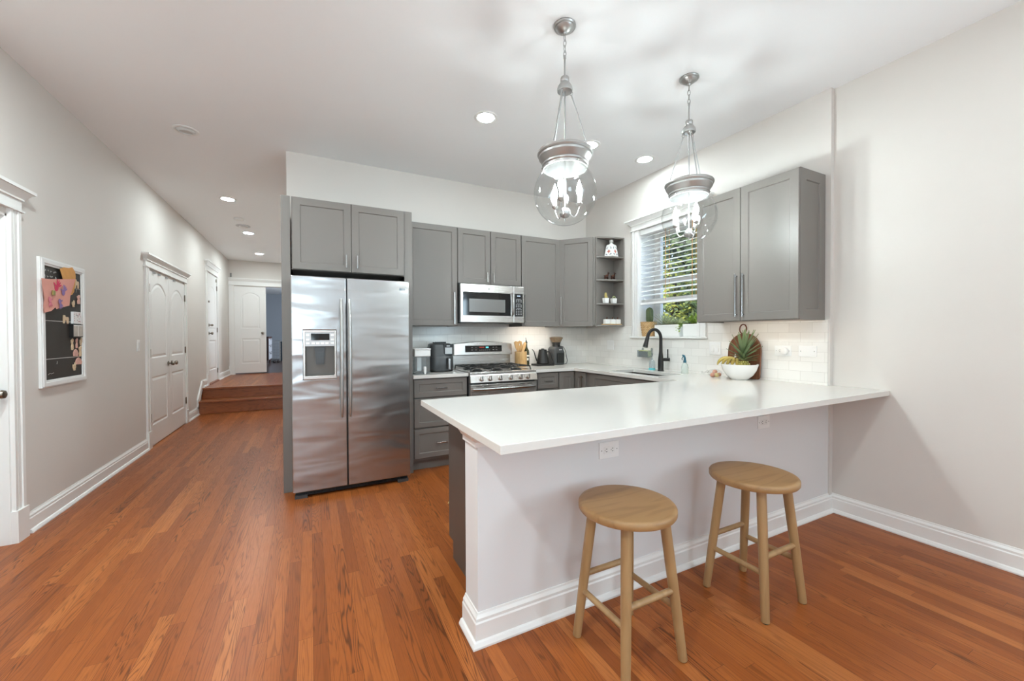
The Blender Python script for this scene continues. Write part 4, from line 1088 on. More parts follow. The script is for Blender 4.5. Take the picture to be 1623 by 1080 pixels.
# ------------------------------------------------------------------ chalkboard
def blob(poly, X, t, m, name, label, cat, group=None, s=1.0):
    b = MB(); b.prism(poly, lambda u, v, d: (X + d, u, v), 0, t)
    return tag(obj(name, b, m, bevel=min(.0015, t * .3), seg=1), label, cat, group)
def build_chalkboard():
    y0, y1, z0, z1, fw = 3.90, 4.505, .932, 1.842, .052
    t = thing('chalkboard', 'chalkboard in a distressed white frame on the left wall', 'chalkboard', (XL, 4.2, z0))
    b = MB()
    b.prism(rect(y0, y1, z0, z1), lambda u, v, d: (XL + d, u, v), .001, .02, [rect(y0 + fw, y1 - fw, z0 + fw, z1 - fw)])
    b.prism(rect(y0 + .008, y1 - .008, z0 + .008, z1 - .008), lambda u, v, d: (XL + d, u, v), .02, .026, [rect(y0 + fw - .014, y1 - fw + .014, z0 + fw - .014, z1 - fw + .014)])
    obj('frame', b, 'distress', t, bevel=.002, seg=1)
    b = MB(); b.box(XL + .001, XL + .012, y0 + fw - .004, y1 - fw + .004, z0 + fw - .004, z1 - fw + .004); bd = obj('board', b, 'chalk', t)
    X = XL + .0122
    b = MB()
    for z in (1.404, 1.131): b.box(X - .0005, X + .0004, y0 + fw + .01, y1 - fw - .01, z - .0022, z + .0022)
    b.box(X - .0005, X + .0004, 4.33, 4.445, 1.668, 1.671)
    r = random.Random(3)
    for row, z in enumerate((1.755, 1.715, 1.678)):
        y = y0 + fw + .012
        while y < 4.13:
            pts = []; n = r.randint(3, 6)
            for k in range(n): pts.append((X, y + k * .007, z + r.uniform(-.009, .012)))
            b.tube(pts, .0014, 4); y += n * .007 + .012
    b.tube([(X, 3.99, 1.02), (X, 4.01, 1.03), (X, 4.03, 1.024), (X, 4.06, 1.03)], .0015, 4); b.tube([(X, 4.1, 1.09), (X, 4.105, 1.11)], .0012, 4); b.tube([(X, 4.385, 1.64), (X, 4.39, 1.66), (X, 4.383, 1.67)], .0012, 4)
    obj('chalk_writing', b, 'chalkline', bd)
    # paper sheets
    pk = [(3.895, 1.688), (3.99, 1.694), (4.12, 1.71), (4.33, 1.737), (4.29, 1.66), (4.25, 1.60), (4.232, 1.525), (4.12, 1.50), (4.06, 1.488), (4.045, 1.5), (4.0, 1.472), (3.925, 1.455), (3.915, 1.50), (3.925, 1.55), (3.90, 1.62)]
    op = [(4.13, 1.79), (4.18, 1.808), (4.24, 1.812), (4.30, 1.826), (4.345, 1.795), (4.35, 1.76), (4.335, 1.70), (4.325, 1.64), (4.29, 1.615), (4.215, 1.59), (4.21, 1.64), (4.17, 1.7)]
    pk = [(u - .034, v) for u, v in pk]; op = [(u - .012, v) for u, v in op]
    def sheet(poly, xb, amp, m, name, label):
        b = MB(); cu = sum(p[0] for p in poly) / len(poly); cv = sum(p[1] for p in poly) / len(poly)
        rings = []
        for f in (1, .66, .33):
            rings.append([(cu + (u - cu) * f, cv + (v - cv) * f) for u, v in poly])
        w = lambda u, v: xb + amp * (.5 + .5 * math.sin(u * 31 + v * 17) * math.cos(v * 23))
        for dd in (0, .0012):
            R = [[b.v(w(u, v) + dd, u, v) for u, v in rg] for rg in rings]
            b.skin(R, False, True)
        return tag(obj(name, b, m, smooth=True), label, 'paper', 'papers on the chalkboard')
    sheet(op, XL + .028, .006, 'orange_paper', 'paper_craft', 'crumpled orange paper craft pinned at the chalkboard top')
    pkt = sheet(pk, XL + .038, .008, 'pink', 'hand_print_sheet', 'pink paper sheet with red and purple hand prints on the chalkboard')
    def hand(cy, cz, s, m, ang):
        b = MB()
        X2 = XL + .0475
        def blob2(u, v, ru, rv, a):
            ca, sa = math.cos(a), math.sin(a)
            b.prism([(u + ru * math.cos(q * PI / 5) * ca - rv * math.sin(q * PI / 5) * sa, v + ru * math.cos(q * PI / 5) * sa + rv * math.sin(q * PI / 5) * ca) for q in range(10)], lambda a_, c_, d: (X2 + d, a_, c_), 0, .0006)
        blob2(cy, cz, .024 * s, .02 * s, ang)
        for k in range(4):
            a = ang + .5 - k * .3; L = .042 * s
            blob2(cy + L * math.cos(a), cz + L * math.sin(a), .02 * s, .0055 * s, a)
        blob2(cy + .03 * s * math.cos(ang + 1.5), cz + .03 * s * math.sin(ang + 1.5), .014 * s, .006 * s, ang + 1.6)
        obj('hand_print', b, m, pkt)
    hand(4.026, 1.64, 1.15, 'red_paint', .8); hand(4.116, 1.615, 1.0, 'purple_paint', 1.0); hand(4.066, 1.545, .9, 'purple_paint', -1.2); hand(3.941, 1.55, .9, 'rose_paint', -1.4)
    b = MB(); b.box(XL + .047, XL + .055, 3.966, 3.996, 1.583, 1.617); tag(obj('magnet', b, 'brass', bevel=.002), 'square brass magnet holding the pink sheet', 'magnet')
    # animal-shaped wooden magnets
    FOUR = [(-.5, -.5), (-.3, -.5), (-.25, -.15), (.2, -.15), (.25, -.5), (.45, -.5), (.5, .1), (.42, .3), (-.1, .3), (-.2, .5), (-.5, .5), (-.55, .2)]
    TALL = [(-.25, -.5), (.05, -.5), (.3, -.45), (.28, -.1), (.15, .1), (.35, .3), (.3, .45), (.1, .5), (-.1, .4), (-.35, .35), (-.3, .15), (-.15, 0), (-.3, -.2)]
    ROUND = [(-.5, -.45), (.45, -.5), (.55, -.1), (.3, .3), (0, .5), (-.35, .35), (-.55, 0)]
    BIRD = [(-.2, -.5), (.25, -.5), (.2, -.3), (.4, -.1), (.35, .3), (.15, .5), (0, .1), (-.4, .25), (-.45, -.1)]
    items = [(4.352, 1.705, .055, .07, FOUR, 'magnet', 'wooden animal magnet beside the orange paper'), (4.375, 1.585, .06, .075, TALL, 'magnet_pink', 'leaning tall wooden animal magnet right of the pink sheet'),
             (4.297, 1.548, .04, .055, BIRD, 'magnet', 'small wooden bird magnet below the orange paper'), (4.187, 1.42, .07, .062, FOUR, 'magnet', 'wooden four-legged animal magnet on the upper chalk line'),
             (4.27, 1.232, .045, .09, TALL, 'magnet', 'tall wooden animal magnet below the framed photo, nearest the board centre'), (4.335, 1.24, .042, .08, TALL, 'magnet_pink', 'middle tall wooden magnet in the row below the framed photo'), (4.398, 1.252, .04, .065, BIRD, 'magnet', 'wooden magnet below the framed photo, touching the frame'),
             (4.32, 1.165, .065, .058, ROUND, 'magnet_pink', 'rounded wooden magnet in the lower pair above the bottom chalk line'), (4.388, 1.175, .055, .085, TALL, 'magnet', 'upright wooden magnet in the lower pair beside the rounded one'),
             (4.362, 1.098, .085, .058, ROUND, 'magnet_pink', 'domed pink wooden magnet just under the bottom chalk line'), (4.296, 1.06, .05, .065, BIRD, 'magnet', 'lowest wooden bird magnet on the chalkboard')]
    for y, z, w, h, S, m, lab in items:
        y, z = y * 1.0085, 1.285 + (z - 1.285) * 1.0085
        blob([(y + u * w, z + v * h) for u, v in S], XL + .0122, .007, m, 'animal_magnet', lab, 'magnet', 'wooden animal magnets')
    t = thing('dotted_card', 'small white card with red dots on the chalkboard', 'card', (XL + .012, 4.36, 1.44))
    b = MB(); b.box(XL + .0122, XL + .028, 4.302, 4.418, 1.392, 1.485); cd = obj('card', b, 'card', t)
    for m, n, sd in (('carddot', 14, 5), ('carddot2', 8, 6)):
        r = random.Random(sd); b = MB()
        for k in range(n):
            y, z = r.uniform(4.312, 4.408), r.uniform(1.4, 1.475); b.cyl((XL + .0278, y, z), (XL + .0286, y, z), .0035, n=8)
        obj('dot', b, m, cd)
    t = thing('framed_photo', 'small framed photo below the dotted card on the chalkboard', 'picture frame', (XL + .012, 4.35, 1.33))
    b = MB(); b.box(XL + .0122, XL + .035, 4.275, 4.42, 1.286, 1.388); obj('frame', b, 'black', t)
    b = MB(); b.box(XL + .0345, XL + .036, 4.282, 4.413, 1.293, 1.381); p = obj('photo', b, 'photo', t)
    b = MB(); b.box(XL + .036, XL + .0366, 4.345, 4.35, 1.293, 1.381); b.box(XL + .036, XL + .0366, 4.282, 4.413, 1.374, 1.381); obj('divider', b, 'card', p)

# ------------------------------------------------------------------ things on the back worktop
def build_counter_back():
    z = CT
    # water dispenser
    t = thing('water_dispenser', 'clear water filter dispenser with white top beside the fridge', 'water dispenser', (.962, 3.88, z), 'things on the back worktop')
    b = MB(); b.box(.888, 1.034, 3.80, 3.96, z + .012, z + .172); obj('tank', b, 'clear', t, bevel=.008)
    b = MB(); b.box(.915, .96, 3.84, 3.9, z + .03, z + .165); obj('filter', b, 'whiteplastic', t, bevel=.006)
    b = MB(); b.box(.884, 1.038, 3.796, 3.964, z + .172, z + .236); b.box(.88, 1.042, 3.792, 3.968, z + .236, z + .25); obj('reservoir', b, 'whiteplastic', t, bevel=.006)
    b = MB(); b.box(.89, 1.03, 3.81, 3.95, z, z + .012); obj('base', b, 'clear', t)
    b = MB(); b.box(.968, .988, 3.765, 3.80, z + .02, z + .075); b.cyl((.978, 3.775, z + .005), (.978, 3.775, z + .03), .009, n=10); obj('spigot', b, 'whiteplastic', t)
    # air fryer
    cx, cy = 1.213, 4.08
    t = thing('air_fryer', 'dark grey air fryer with a chrome drawer handle', 'air fryer', (cx, cy, z), 'things on the back worktop')
    b = MB()
    def rr(r, zz, n=40):
        out = []
        for k in range(n):
            a = 2 * PI * k / n; ca, sa = math.cos(a), math.sin(a); e = .62
            out.append(b.v(cx + r * math.copysign(abs(ca) ** e, ca), cy + r * math.copysign(abs(sa) ** e, sa), zz))
        return out
    b.skin([rr(.11, z), rr(.125, z + .012), rr(.131, z + .05), rr(.13, z + .15), rr(.128, z + .155), rr(.127, z + .16), rr(.122, z + .25), rr(.115, z + .28), rr(.095, z + .292)])
    obj('body', b, 'darkgrey', t, smooth=True)
    b = MB(); b.skin([rr(.112, z - 0.0 + .0005), rr(.129, z + .008), rr(.1285, z + .02), rr(.11, z + .021)]); obj('base', b, 'black', t, smooth=True)
    b = MB(); b.box(cx - .06, cx + .06, cy - .03, cy + .06, z + .288, z + .306)
    for k in range(6): b.box(cx - .055 + k * .02, cx - .047 + k * .02, cy - .032, cy - .028, z + .292, z + .31)
    obj('vent', b, 'black', t)
    U = VX; N = Vector((0, -1, 0)); O = Vector((cx + .03, cy - .124, z))
    b = MB(); b.prism([(-.005, .17), (.055, .165), (.075, .18), (.078, .285), (-.028, .285), (-.025, .19)], lambda u, v, d: tuple(O + U * u + VZ * v + N * d), -.02, .004); cp = obj('control_panel', b, 'black', t, bevel=.003)
    b = MB(); b.prism(rect(-.012, .062, .185, .25), lambda u, v, d: tuple(O + U * u + VZ * v + N * d), .004, .007); obj('button_pad', b, 'nickel', cp)
    b = MB(); b.prism(rect(.005, .04, .262, .272), lambda u, v, d: tuple(O + U * u + VZ * v + N * d), .004, .006); obj('emblem', b, 'palegrey', cp)
    b = MB(); b.box(cx + .032, cx + .078, cy - .155, cy - .12, z + .03, z + .145); h = obj('drawer_handle', b, 'black', t, bevel=.006)
    b = MB(); b.box(cx + .042, cx + .066, cy - .166, cy - .152, z + .028, z + .14); obj('handle_trim', b, 'chrome', h, bevel=.004)
    # utensil crock
    cx, cy = 2.243, 4.2
    t = thing('utensil_crock', 'round bamboo utensil holder right of the range', 'utensil holder', (cx, cy, z), 'things on the back worktop')
    b = MB(); b.lathe([(.07, 0), (.072, .004), (.072, .178), (.07, .18), (.063, .18), (.063, .012), (.001, .012)], (cx, cy, z), 36); obj('cup', b, 'bamboo', t, smooth=True, angle=30)
    def utensil(name, label, base, tip, headw, headl, hole, flat=.008):
        t = thing(name, label, 'utensil', base, 'bamboo utensils in the holder')
        B0, T0 = Vector(base), Vector(tip); d = (T0 - B0).normalized(); side = d.cross(VY).normalized(); n = side.cross(d)
        b = MB(); b.tube([B0, B0 + (T0 - B0) * .72], .006, 8); obj('handle', b, 'bamboo', t, smooth=True)
        c = T0 - d * headl
        pts = [(-headw * .3, 0), (headw * .3, 0), (headw * .5, headl * .5), (headw * .42, headl * .9), (0, headl), (-headw * .42, headl * .9), (-headw * .5, headl * .5)]
        hol = [[(headw * .1 * math.cos(q * PI / 5), headl * .62 + headw * .22 * math.sin(q * PI / 5)) for q in range(10)]] if hole else []
        b = MB(); b.prism(pts, lambda u, v, dd: tuple(c + side * u + d * v + n * dd), -flat / 2, flat / 2, hol); obj('head', b, 'bamboo', t, bevel=.002)
    utensil('wooden_spatula', 'bamboo spatula leaning left in the utensil holder', (cx + .02, cy, z + .02), (2.155, 4.17, 1.222), .052, .13, False)
    utensil('wooden_spoon', 'slotted bamboo spoon upright in the utensil holder', (cx + .005, cy + .02, z + .02), (2.228, 4.2, 1.226), .066, .125, True)
    utensil('wooden_spoon', 'plain bamboo spoon leaning right in the utensil holder', (cx - .03, cy - .02, z + .02), (2.305, 4.2, 1.21), .04, .14, False, .01)
    utensil('wooden_fork', 'narrow bamboo turner behind the slotted spoon', (cx - .02, cy + .03, z + .02), (2.275, 4.235, 1.19), .034, .12, False)
    # oil bottle
    cx, cy = 2.345, 4.25
    t = thing('oil_bottle', 'dark green olive oil bottle with a steel pourer', 'bottle', (cx, cy, z), 'things on the back worktop')
    b = MB(); b.lathe([(.034, 0), (.037, .005), (.037, .17), (.034, .19), (.02, .215), (.014, .23), (.0125, .28), (.015, .282), (.015, .295), (.012, .296)], (cx, cy, z), 28); obj('glass', b, 'green_glass', t, smooth=True)
    b = MB(); b.lathe([(.0376, .055), (.0376, .15)], (cx, cy, z), 28, cap0=False, cap1=False); lb = obj('label', b, 'label_dark', t, smooth=True)
    b = MB(); b.prism(rect(-.012, .012, .07, .1), lambda u, v, d: (cx + u, cy - .0376 - d, z + v), 0, .001); b.prism(rect(-.02, .02, .115, .135), lambda u, v, d: (cx + u, cy - .034 - d, z + v), 0, .004); obj('label_print', b, 'label_white', lb)
    b = MB(); b.cyl((cx, cy, z + .294), (cx, cy, z + .312), .008, n=12); b.tube([(cx, cy, z + .31), (cx - .002, cy, z + .33), (cx - .008, cy, z + .345)], .003, 8); obj('pourer', b, 'black', t)
    # gooseneck kettle on its electric base
    cx, cy = 2.562, 4.22
    b = MB(); b.prism([(2.447, 4.13), (2.672, 4.13), (2.685, 4.145), (2.685, 4.3), (2.447, 4.3), (2.437, 4.29), (2.437, 4.14)], lambda u, v, d: (u, v, d), z, z + .022)
    tag(obj('kettle_heater', b, 'matteblack', bevel=.003), 'flat black electric base under the gooseneck kettle', 'kettle heater', 'things on the back worktop')
    t = thing('kettle', 'matte black gooseneck kettle on its base', 'kettle', (cx, cy, z + .022), 'things on the back worktop')
    b = MB(); b.lathe([(.072, .0225), (.077, .03), (.075, .045), (.062, .11), (.053, .165), (.05, .185), (.049, .19)], (cx, cy, z), 32); obj('body', b, 'matteblack', t, smooth=True, angle=30)
    b = MB(); b.lathe([(.048, .19), (.048, .197), (.02, .198), (.018, .21), (.001, .211)], (cx, cy, z), 28); obj('lid', b, 'matteblack', t, smooth=True, angle=30)
    b = MB(); pts = [(cx - .062, cy, z + .05), (cx - .085, cy, z + .062), (cx - .102, cy, z + .1), (cx - .115, cy, z + .15), (cx - .13, cy, z + .185), (cx - .152, cy, z + .202)]; b.tube(pts, [.011, .009, .0075, .006, .005, .0045], 10); obj('spout', b, 'matteblack', t, smooth=True)
    b = MB(); pts = [(cx + .048, cy, z + .165), (cx + .07, cy, z + .168), (cx + .095, cy, z + .172), (cx + .108, cy - .01, z + .15), (cx + .122, cy - .02, z + .09), (cx + .128, cy - .025, z + .055)]; b.tube(pts, [.006, .008, .011, .011, .009, .007], 10); obj('handle', b, 'black', t, smooth=True)
    # coffee grinder
    cx, cy = 2.79, 4.265
    t = thing('coffee_grinder', 'black burr coffee grinder with a smoked bean hopper', 'coffee grinder', (cx, cy, z), 'things on the back worktop')
    b = MB(); b.prism([(-.078, 0), (.07, 0), (.075, .01), (.068, .15), (.055, .228), (-.055, .23), (-.078, .2)], lambda u, v, d: (cx + u, d, z + v), cy - .075, cy + .08); obj('body', b, 'darkgrey', t, bevel=.012, seg=3)
    b = MB(); b.box(cx - .04, cx + .062, cy - .092, cy - .06, z + .028, z + .15); obj('grounds_bin', b, 'black', t, bevel=.006)
    b = MB(); b.box(cx - .008, cx + .035, cy - .078, cy - .074, z + .186, z + .196); obj('emblem', b, 'palegrey', t)
    b = MB(); b.lathe([(.05, .228), (.05, .245), (.048, .25), (.056, .285)], (cx, cy, z), 28); obj('collar', b, 'black', t, smooth=True, angle=30)
    b = MB(); b.lathe([(.056, .285), (.085, .34)], (cx, cy, z), 32, cap0=False, cap1=False); obj('hopper', b, 'smoke', t, smooth=True)
    b = MB(); b.lathe([(.086, .339), (.087, .345), (.06, .356), (.001, .358)], (cx, cy, z), 32); obj('lid', b, mat('smoked_lid', (120, 104, 88), .3), t, smooth=True)
    b = MB(); b.tube([(cx + .05, cy, z + .235), (cx + .1, cy - .01, z + .225), (cx + .135, cy - .01, z + .17), (cx + .145, cy - .01, z + .1), (cx + .165, cy - .01, z + .05), (cx + .15, cy - .01, z + .012), (cx + .1, cy - .01, z + .004), (cx + .06, cy, z + .004)], .004, 8)
    b.tube([(cx + .06, cy, z + .21), (cx + .1, cy, z + .19), (cx + .12, cy, z + .15), (cx + .1, cy, z + .08), (cx + .072, cy, z + .05)], .004, 8); obj('power_cord', b, 'black', t, smooth=True)

# ------------------------------------------------------------------ sink corner
def build_sink_things():
    z = CT; x, y = 3.222, 2.97
    t = thing('faucet', 'black pull-down kitchen faucet with a high arched spout', 'faucet', (x, y, z), 'things around the sink')
    b = MB(); b.lathe([(.031, 0), (.031, .006), (.0275, .012), (.028, .05), (.028, .11), (.024, .15), (.0185, .195), (.017, .25), (.0165, .30)], (x, y, z), 24); obj('body', b, 'matteblack', t, smooth=True)
    b = MB(); pts = [(x, y, z + .29)]
    R = .092; cxx = x - R; zc = z + .335
    for k in range(15):
        a = PI * k / 14 * .93
        pts.append((cxx + R * math.cos(a), y, zc + R * math.sin(a)))
    b.tube(pts, .0165, 14); obj('spout', b, 'matteblack', t, smooth=True)
    e = Vector(pts[-1]); d = (Vector(pts[-1]) - Vector(pts[-2])).normalized()
    b = MB(); b.tube([e - d * .01, e + d * .012, e + d * .06, e + d * .11], [.017, .0185, .021, .026], 16); h = obj('spray_head', b, 'matteblack', t, smooth=True)
    b = MB(); q = e + d * .11; b.cyl(q, q + d * .004, .021, n=16); obj('nozzle', b, 'darkgrey', h)
    b = MB(); hd = Vector((.5, -.866, 0)); c = Vector((x, y, z + .12)); b.cyl(c, c + hd * .088, .017, n=18); c2 = c + hd * .068; b.tube([c2, c2 + VZ * .05, c2 + VZ * .105], [.007, .006, .0065], 10); obj('lever', b, 'matteblack', t, smooth=True)
    # sponge caddy on the tiles
    X = XK - .008
    t = thing('sponge_caddy', 'clear caddy stuck to the tiles beside the faucet', 'caddy', (X, 3.26, 1.05), 'things around the sink')
    b = MB(); b.box(X - .072, X - .004, 3.185, 3.188, 1.045, 1.12); b.box(X - .072, X - .004, 3.342, 3.345, 1.045, 1.12); b.box(X - .072, X - .069, 3.185, 3.345, 1.045, 1.115); b.box(X - .072, X - .004, 3.185, 3.345, 1.042, 1.045); obj('tray', b, 'clear', t)
    for yy, zz in ((3.2, 1.13), (3.2, 1.075), (3.33, 1.13)):
        b = MB(); b.lathe([(.016, 0), (.013, .003), (.005, .005), (.005, .012)], (X, yy, zz), 14, (-1, 0, 0)); obj('suction_cup', b, 'clear', t, smooth=True)
    b = MB(); b.box(X - .064, X - .014, 3.2, 3.335, 1.0455, 1.105); s = obj('scrubber', b, 'scrub', bevel=.004); tag(s, 'grey green scrubbing sponge standing in the clear caddy', 'sponge')
    b = MB(); b.box(X - .064, X - .014, 3.19, 3.198, 1.0455, 1.118); b.box(X - .064, X - .014, 3.198, 3.335, 1.106, 1.118); obj('foam_layer', b, 'sponge', s, bevel=.002)
    # dish soap dispenser and spray bottle
    x, y = 3.27, 3.135
    t = thing('soap_dispenser', 'clear soap bottle with a turquoise base behind the sink', 'soap bottle', (x, y, z), 'things around the sink')
    b = MB(); b.lathe([(.033, 0), (.034, .003), (.034, .013), (.03, .014)], (x, y, z), 24); obj('base', b, 'teal', t, smooth=True)
    b = MB(); b.lathe([(.031, .014), (.031, .085), (.022, .1), (.012, .105), (.012, .125)], (x, y, z), 24); obj('bottle', b, 'clear', t, smooth=True)
    b = MB(); b.cyl((x, y, z + .015), (x, y, z + .14), .0025, n=8); b.tube([(x, y, z + .14), (x - .012, y + .012, z + .145), (x - .026, y + .026, z + .135)], .003, 8); obj('pump', b, 'clear', t)
    x, y = 3.205, 2.66
    t = thing('spray_bottle', 'small pale green spray bottle with a dark teal trigger', 'spray bottle', (x, y, z), 'things around the sink')
    b = MB(); b.lathe([(.03, 0), (.032, .004), (.032, .06), (.026, .088), (.016, .1), (.014, .105)], (x, y, z), 24); obj('bottle', b, 'liquid', t, smooth=True)
    b = MB(); b.cyl((x, y, z + .104), (x, y, z + .125), .0145, n=16); b.tube([(x, y, z + .12), (x, y, z + .15), (x - .006, y + .004, z + .17), (x - .02, y + .012, z + .178)], [.012, .01, .01, .007], 10); b.tube([(x - .014, y + .008, z + .165), (x - .024, y + .014, z + .145), (x - .02, y + .012, z + .13)], .004, 8); obj('trigger', b, 'navy', t, smooth=True)

def blade(b, base, d, length, w, curl, thick=.003, up=VZ):
    """A long pointed leaf from base along d, arching by curl."""
    d = Vector(d).normalized(); side = d.cross(up)
    side = side.normalized() if side.length > 1e-4 else VX.copy()
    n = side.cross(d)
    rows = []; p = Vector(base); dd = d.copy(); N = 7
    for k in range(N + 1):
        f = k / N; ww = w * (math.sin(PI * min(1, .28 + f * .72)) ** .8) if f < 1 else .0004
        nn = side.cross(dd).normalized()
        rows.append((p - side * ww / 2 + nn * ww * .15, p + nn * -thick, p + side * ww / 2 + nn * ww * .15, p + nn * thick))
        dd = (dd + Vector((0, 0, -1)) * curl / N).normalized() if curl else dd
        p = p + dd * (length / N)
    R = [[b.bm.verts.new(q) for q in r] for r in rows]
    b.skin(R)

def build_fruit():
    z = CT; x, y = 3.175, 2.095
    t = thing('fruit_bowl', 'wide white bowl holding the pineapple and bananas', 'bowl', (x, y, z))
    pr = [(.001, 0), (.055, 0), (.062, .004), (.098, .035), (.122, .075), (.135, .115), (.138, .128), (.134, .128), (.13, .112), (.116, .074), (.092, .036), (.058, .01), (.001, .009)]
    b = MB(); b.lathe(pr, (x, y, z), 48, cap0=False, cap1=False); obj('bowl', b, 'ceramic', t, smooth=True)
    # pineapple
    px, py, pz = 3.168, 2.055, z + .042
    t = thing('pineapple', 'whole pineapple with a tall leafy crown in the white bowl', 'pineapple', (px, py, pz))
    b = MB(); R = []
    for k in range(15):
        f = k / 14; r = .05 * (math.sin(PI * (.1 + .82 * f)) ** .55); zz = pz + .115 * f
        R.append([b.v(px + r * math.cos(2 * PI * q / 24) * (1 + .035 * math.cos(12 * PI * q / 12 + (k % 2) * PI)), py + r * math.sin(2 * PI * q / 24) * (1 + .035 * math.cos(12 * PI * q / 12 + (k % 2) * PI)), zz) for q in range(24)])
    b.skin(R); bd = obj('body', b, 'pine_body', t, smooth=True)
    b = MB()
    for k in range(7):
        for q in range(12):
            f = (k + .5) / 7; r = .0505 * (math.sin(PI * (.1 + .82 * f)) ** .55); a = 2 * PI * (q + .5 * (k % 2)) / 12
            b.sphere((px + r * math.cos(a), py + r * math.sin(a), pz + .115 * f), .005, 6, 4)
    obj('eye', b, 'pine_eye', bd)
    r = random.Random(11); top = Vector((px, py, pz + .112))
    for k in range(44):
        f = k / 43; a = k * 2.39996
        el = .12 + 1.3 * f ** .85
        d = Vector((math.cos(a) * math.cos(el), math.sin(a) * math.cos(el), math.sin(el))) + Vector((.02, -.2, 0)) * f
        b = MB(); L = (.075 + .11 * min(1, f * 1.6)) * r.uniform(.88, 1.12)
        blade(b, top + VZ * (.085 * f) + Vector((math.cos(a), math.sin(a), 0)) * .014 * (1 - f), d, L, .03 if f > .3 else .022, .2 if f < .6 else -.08, .002)
        obj('crown_leaf', b, 'pine_leaf', t)
    # bananas
    t = thing('banana_bunch', 'bunch of small yellow green bananas resting in the white bowl', 'bananas', (3.15, 2.17, z + .1))
    st = Vector((3.13, 2.105, z + .172))
    for k in range(5):
        b = MB()
        end = Vector((3.06 + .018 * k, 2.213 - .03 * k, z + .118 - .004 * k)); mid = (st + end) / 2 + Vector((-.03 + .01 * k, .03 - .012 * k, .06 - .004 * abs(k - 1)))
        pts = []; rr = []
        for q in range(11):
            f = q / 10
            pts.append(st * (1 - f) ** 2 + mid * 2 * f * (1 - f) + end * f * f); rr.append([.004, .006, .010, .013, .0142, .0146, .0146, .014, .012, .0085, .004][q])
        b.tube(pts, rr, 10); obj('banana', b, 'banana', t, smooth=True, angle=60)
    b = MB(); b.tube([st + Vector((0, 0, -.004)), st + Vector((.004, -.012, .008)), st + Vector((.006, -.022, .006))], [.011, .009, .006], 10); obj('stem', b, 'banana_tip', t, smooth=True)
    # paper tag standing in the bowl
    b = MB(); b.prism([(2.112, z + .13), (2.09, z + .17), (2.106, z + .215), (2.114, z + .18)], lambda u, v, d: (3.135 + d, u, v), 0, .002); tag(obj('fruit_tag', b, 'card'), 'narrow white tag sticking up between bananas and pineapple', 'tag')
    # bag of small fruit
    t = thing('fruit_bag', 'clear bag of small reddish fruit lying left of the white bowl', 'bag of fruit', (3.17, 2.32, z))
    pos = [(3.13, 2.31, .021), (3.17, 2.325, .021), (3.15, 2.285, .021), (3.2, 2.30, .021), (3.155, 2.305, .048), (3.19, 2.345, .021)]
    for k, p in enumerate(pos):
        b = MB(); b.sphere((p[0], p[1], z + p[2]), .02, 14, 8, (1, 1, .92)); obj('fruit', b, 'fruit_y' if k == 2 else 'fruit', t, smooth=True)
    b = MB(); b.sphere((3.165, 2.315, z + .036), .036, 20, 10, (1.75, 1.5, 1)); b.tube([(3.15, 2.365, z + .05), (3.14, 2.40, z + .03), (3.13, 2.42, z + .035)], [.012, .006, .014], 8); obj('bag', b, clear_mat('thin_clear_bag', (250, 250, 250), .8, .1, .05), t, smooth=True)
    # cutting board leaning on the tiles
    X0 = XK - .008
    t = thing('cutting_board', 'arched walnut cutting board with a leather loop leaning on the tiles', 'cutting board', (X0 - .04, 2.13, z))
    ang = .075
    def q(u, v, d): return (X0 - .052 + v * math.sin(ang) + d * math.cos(ang) , 2.135 - u, z + .0015 + v * math.cos(ang) - d * math.sin(ang) + 0)
    w = .143; pts = [(-w + .012, 0), (w - .012, 0), (w, .012), (w, .235)]
    for k in range(1, 16):
        a = PI * k / 16; pts.append((w * math.cos(a), .235 + .148 * math.sin(a)))
    pts += [(-w, .235), (-w, .012)]
    b = MB(); b.prism(pts, q, -.009, .009); obj('board', b, 'walnut', t, bevel=.003)
    b = MB(); lp = []
    for k in range(15):
        a = -PI * .35 + 2 * PI * .85 * k / 14
        lp.append(q(-.012 + .03 * math.cos(a + .2), .418 + .04 * math.sin(a + .2), -.013))
    lp = [q(.0, .36, -.012)] + lp + [q(-.022, .36, -.012)]
    b.tube(lp, .0055, 8); obj('loop', b, 'leather', t, smooth=True)

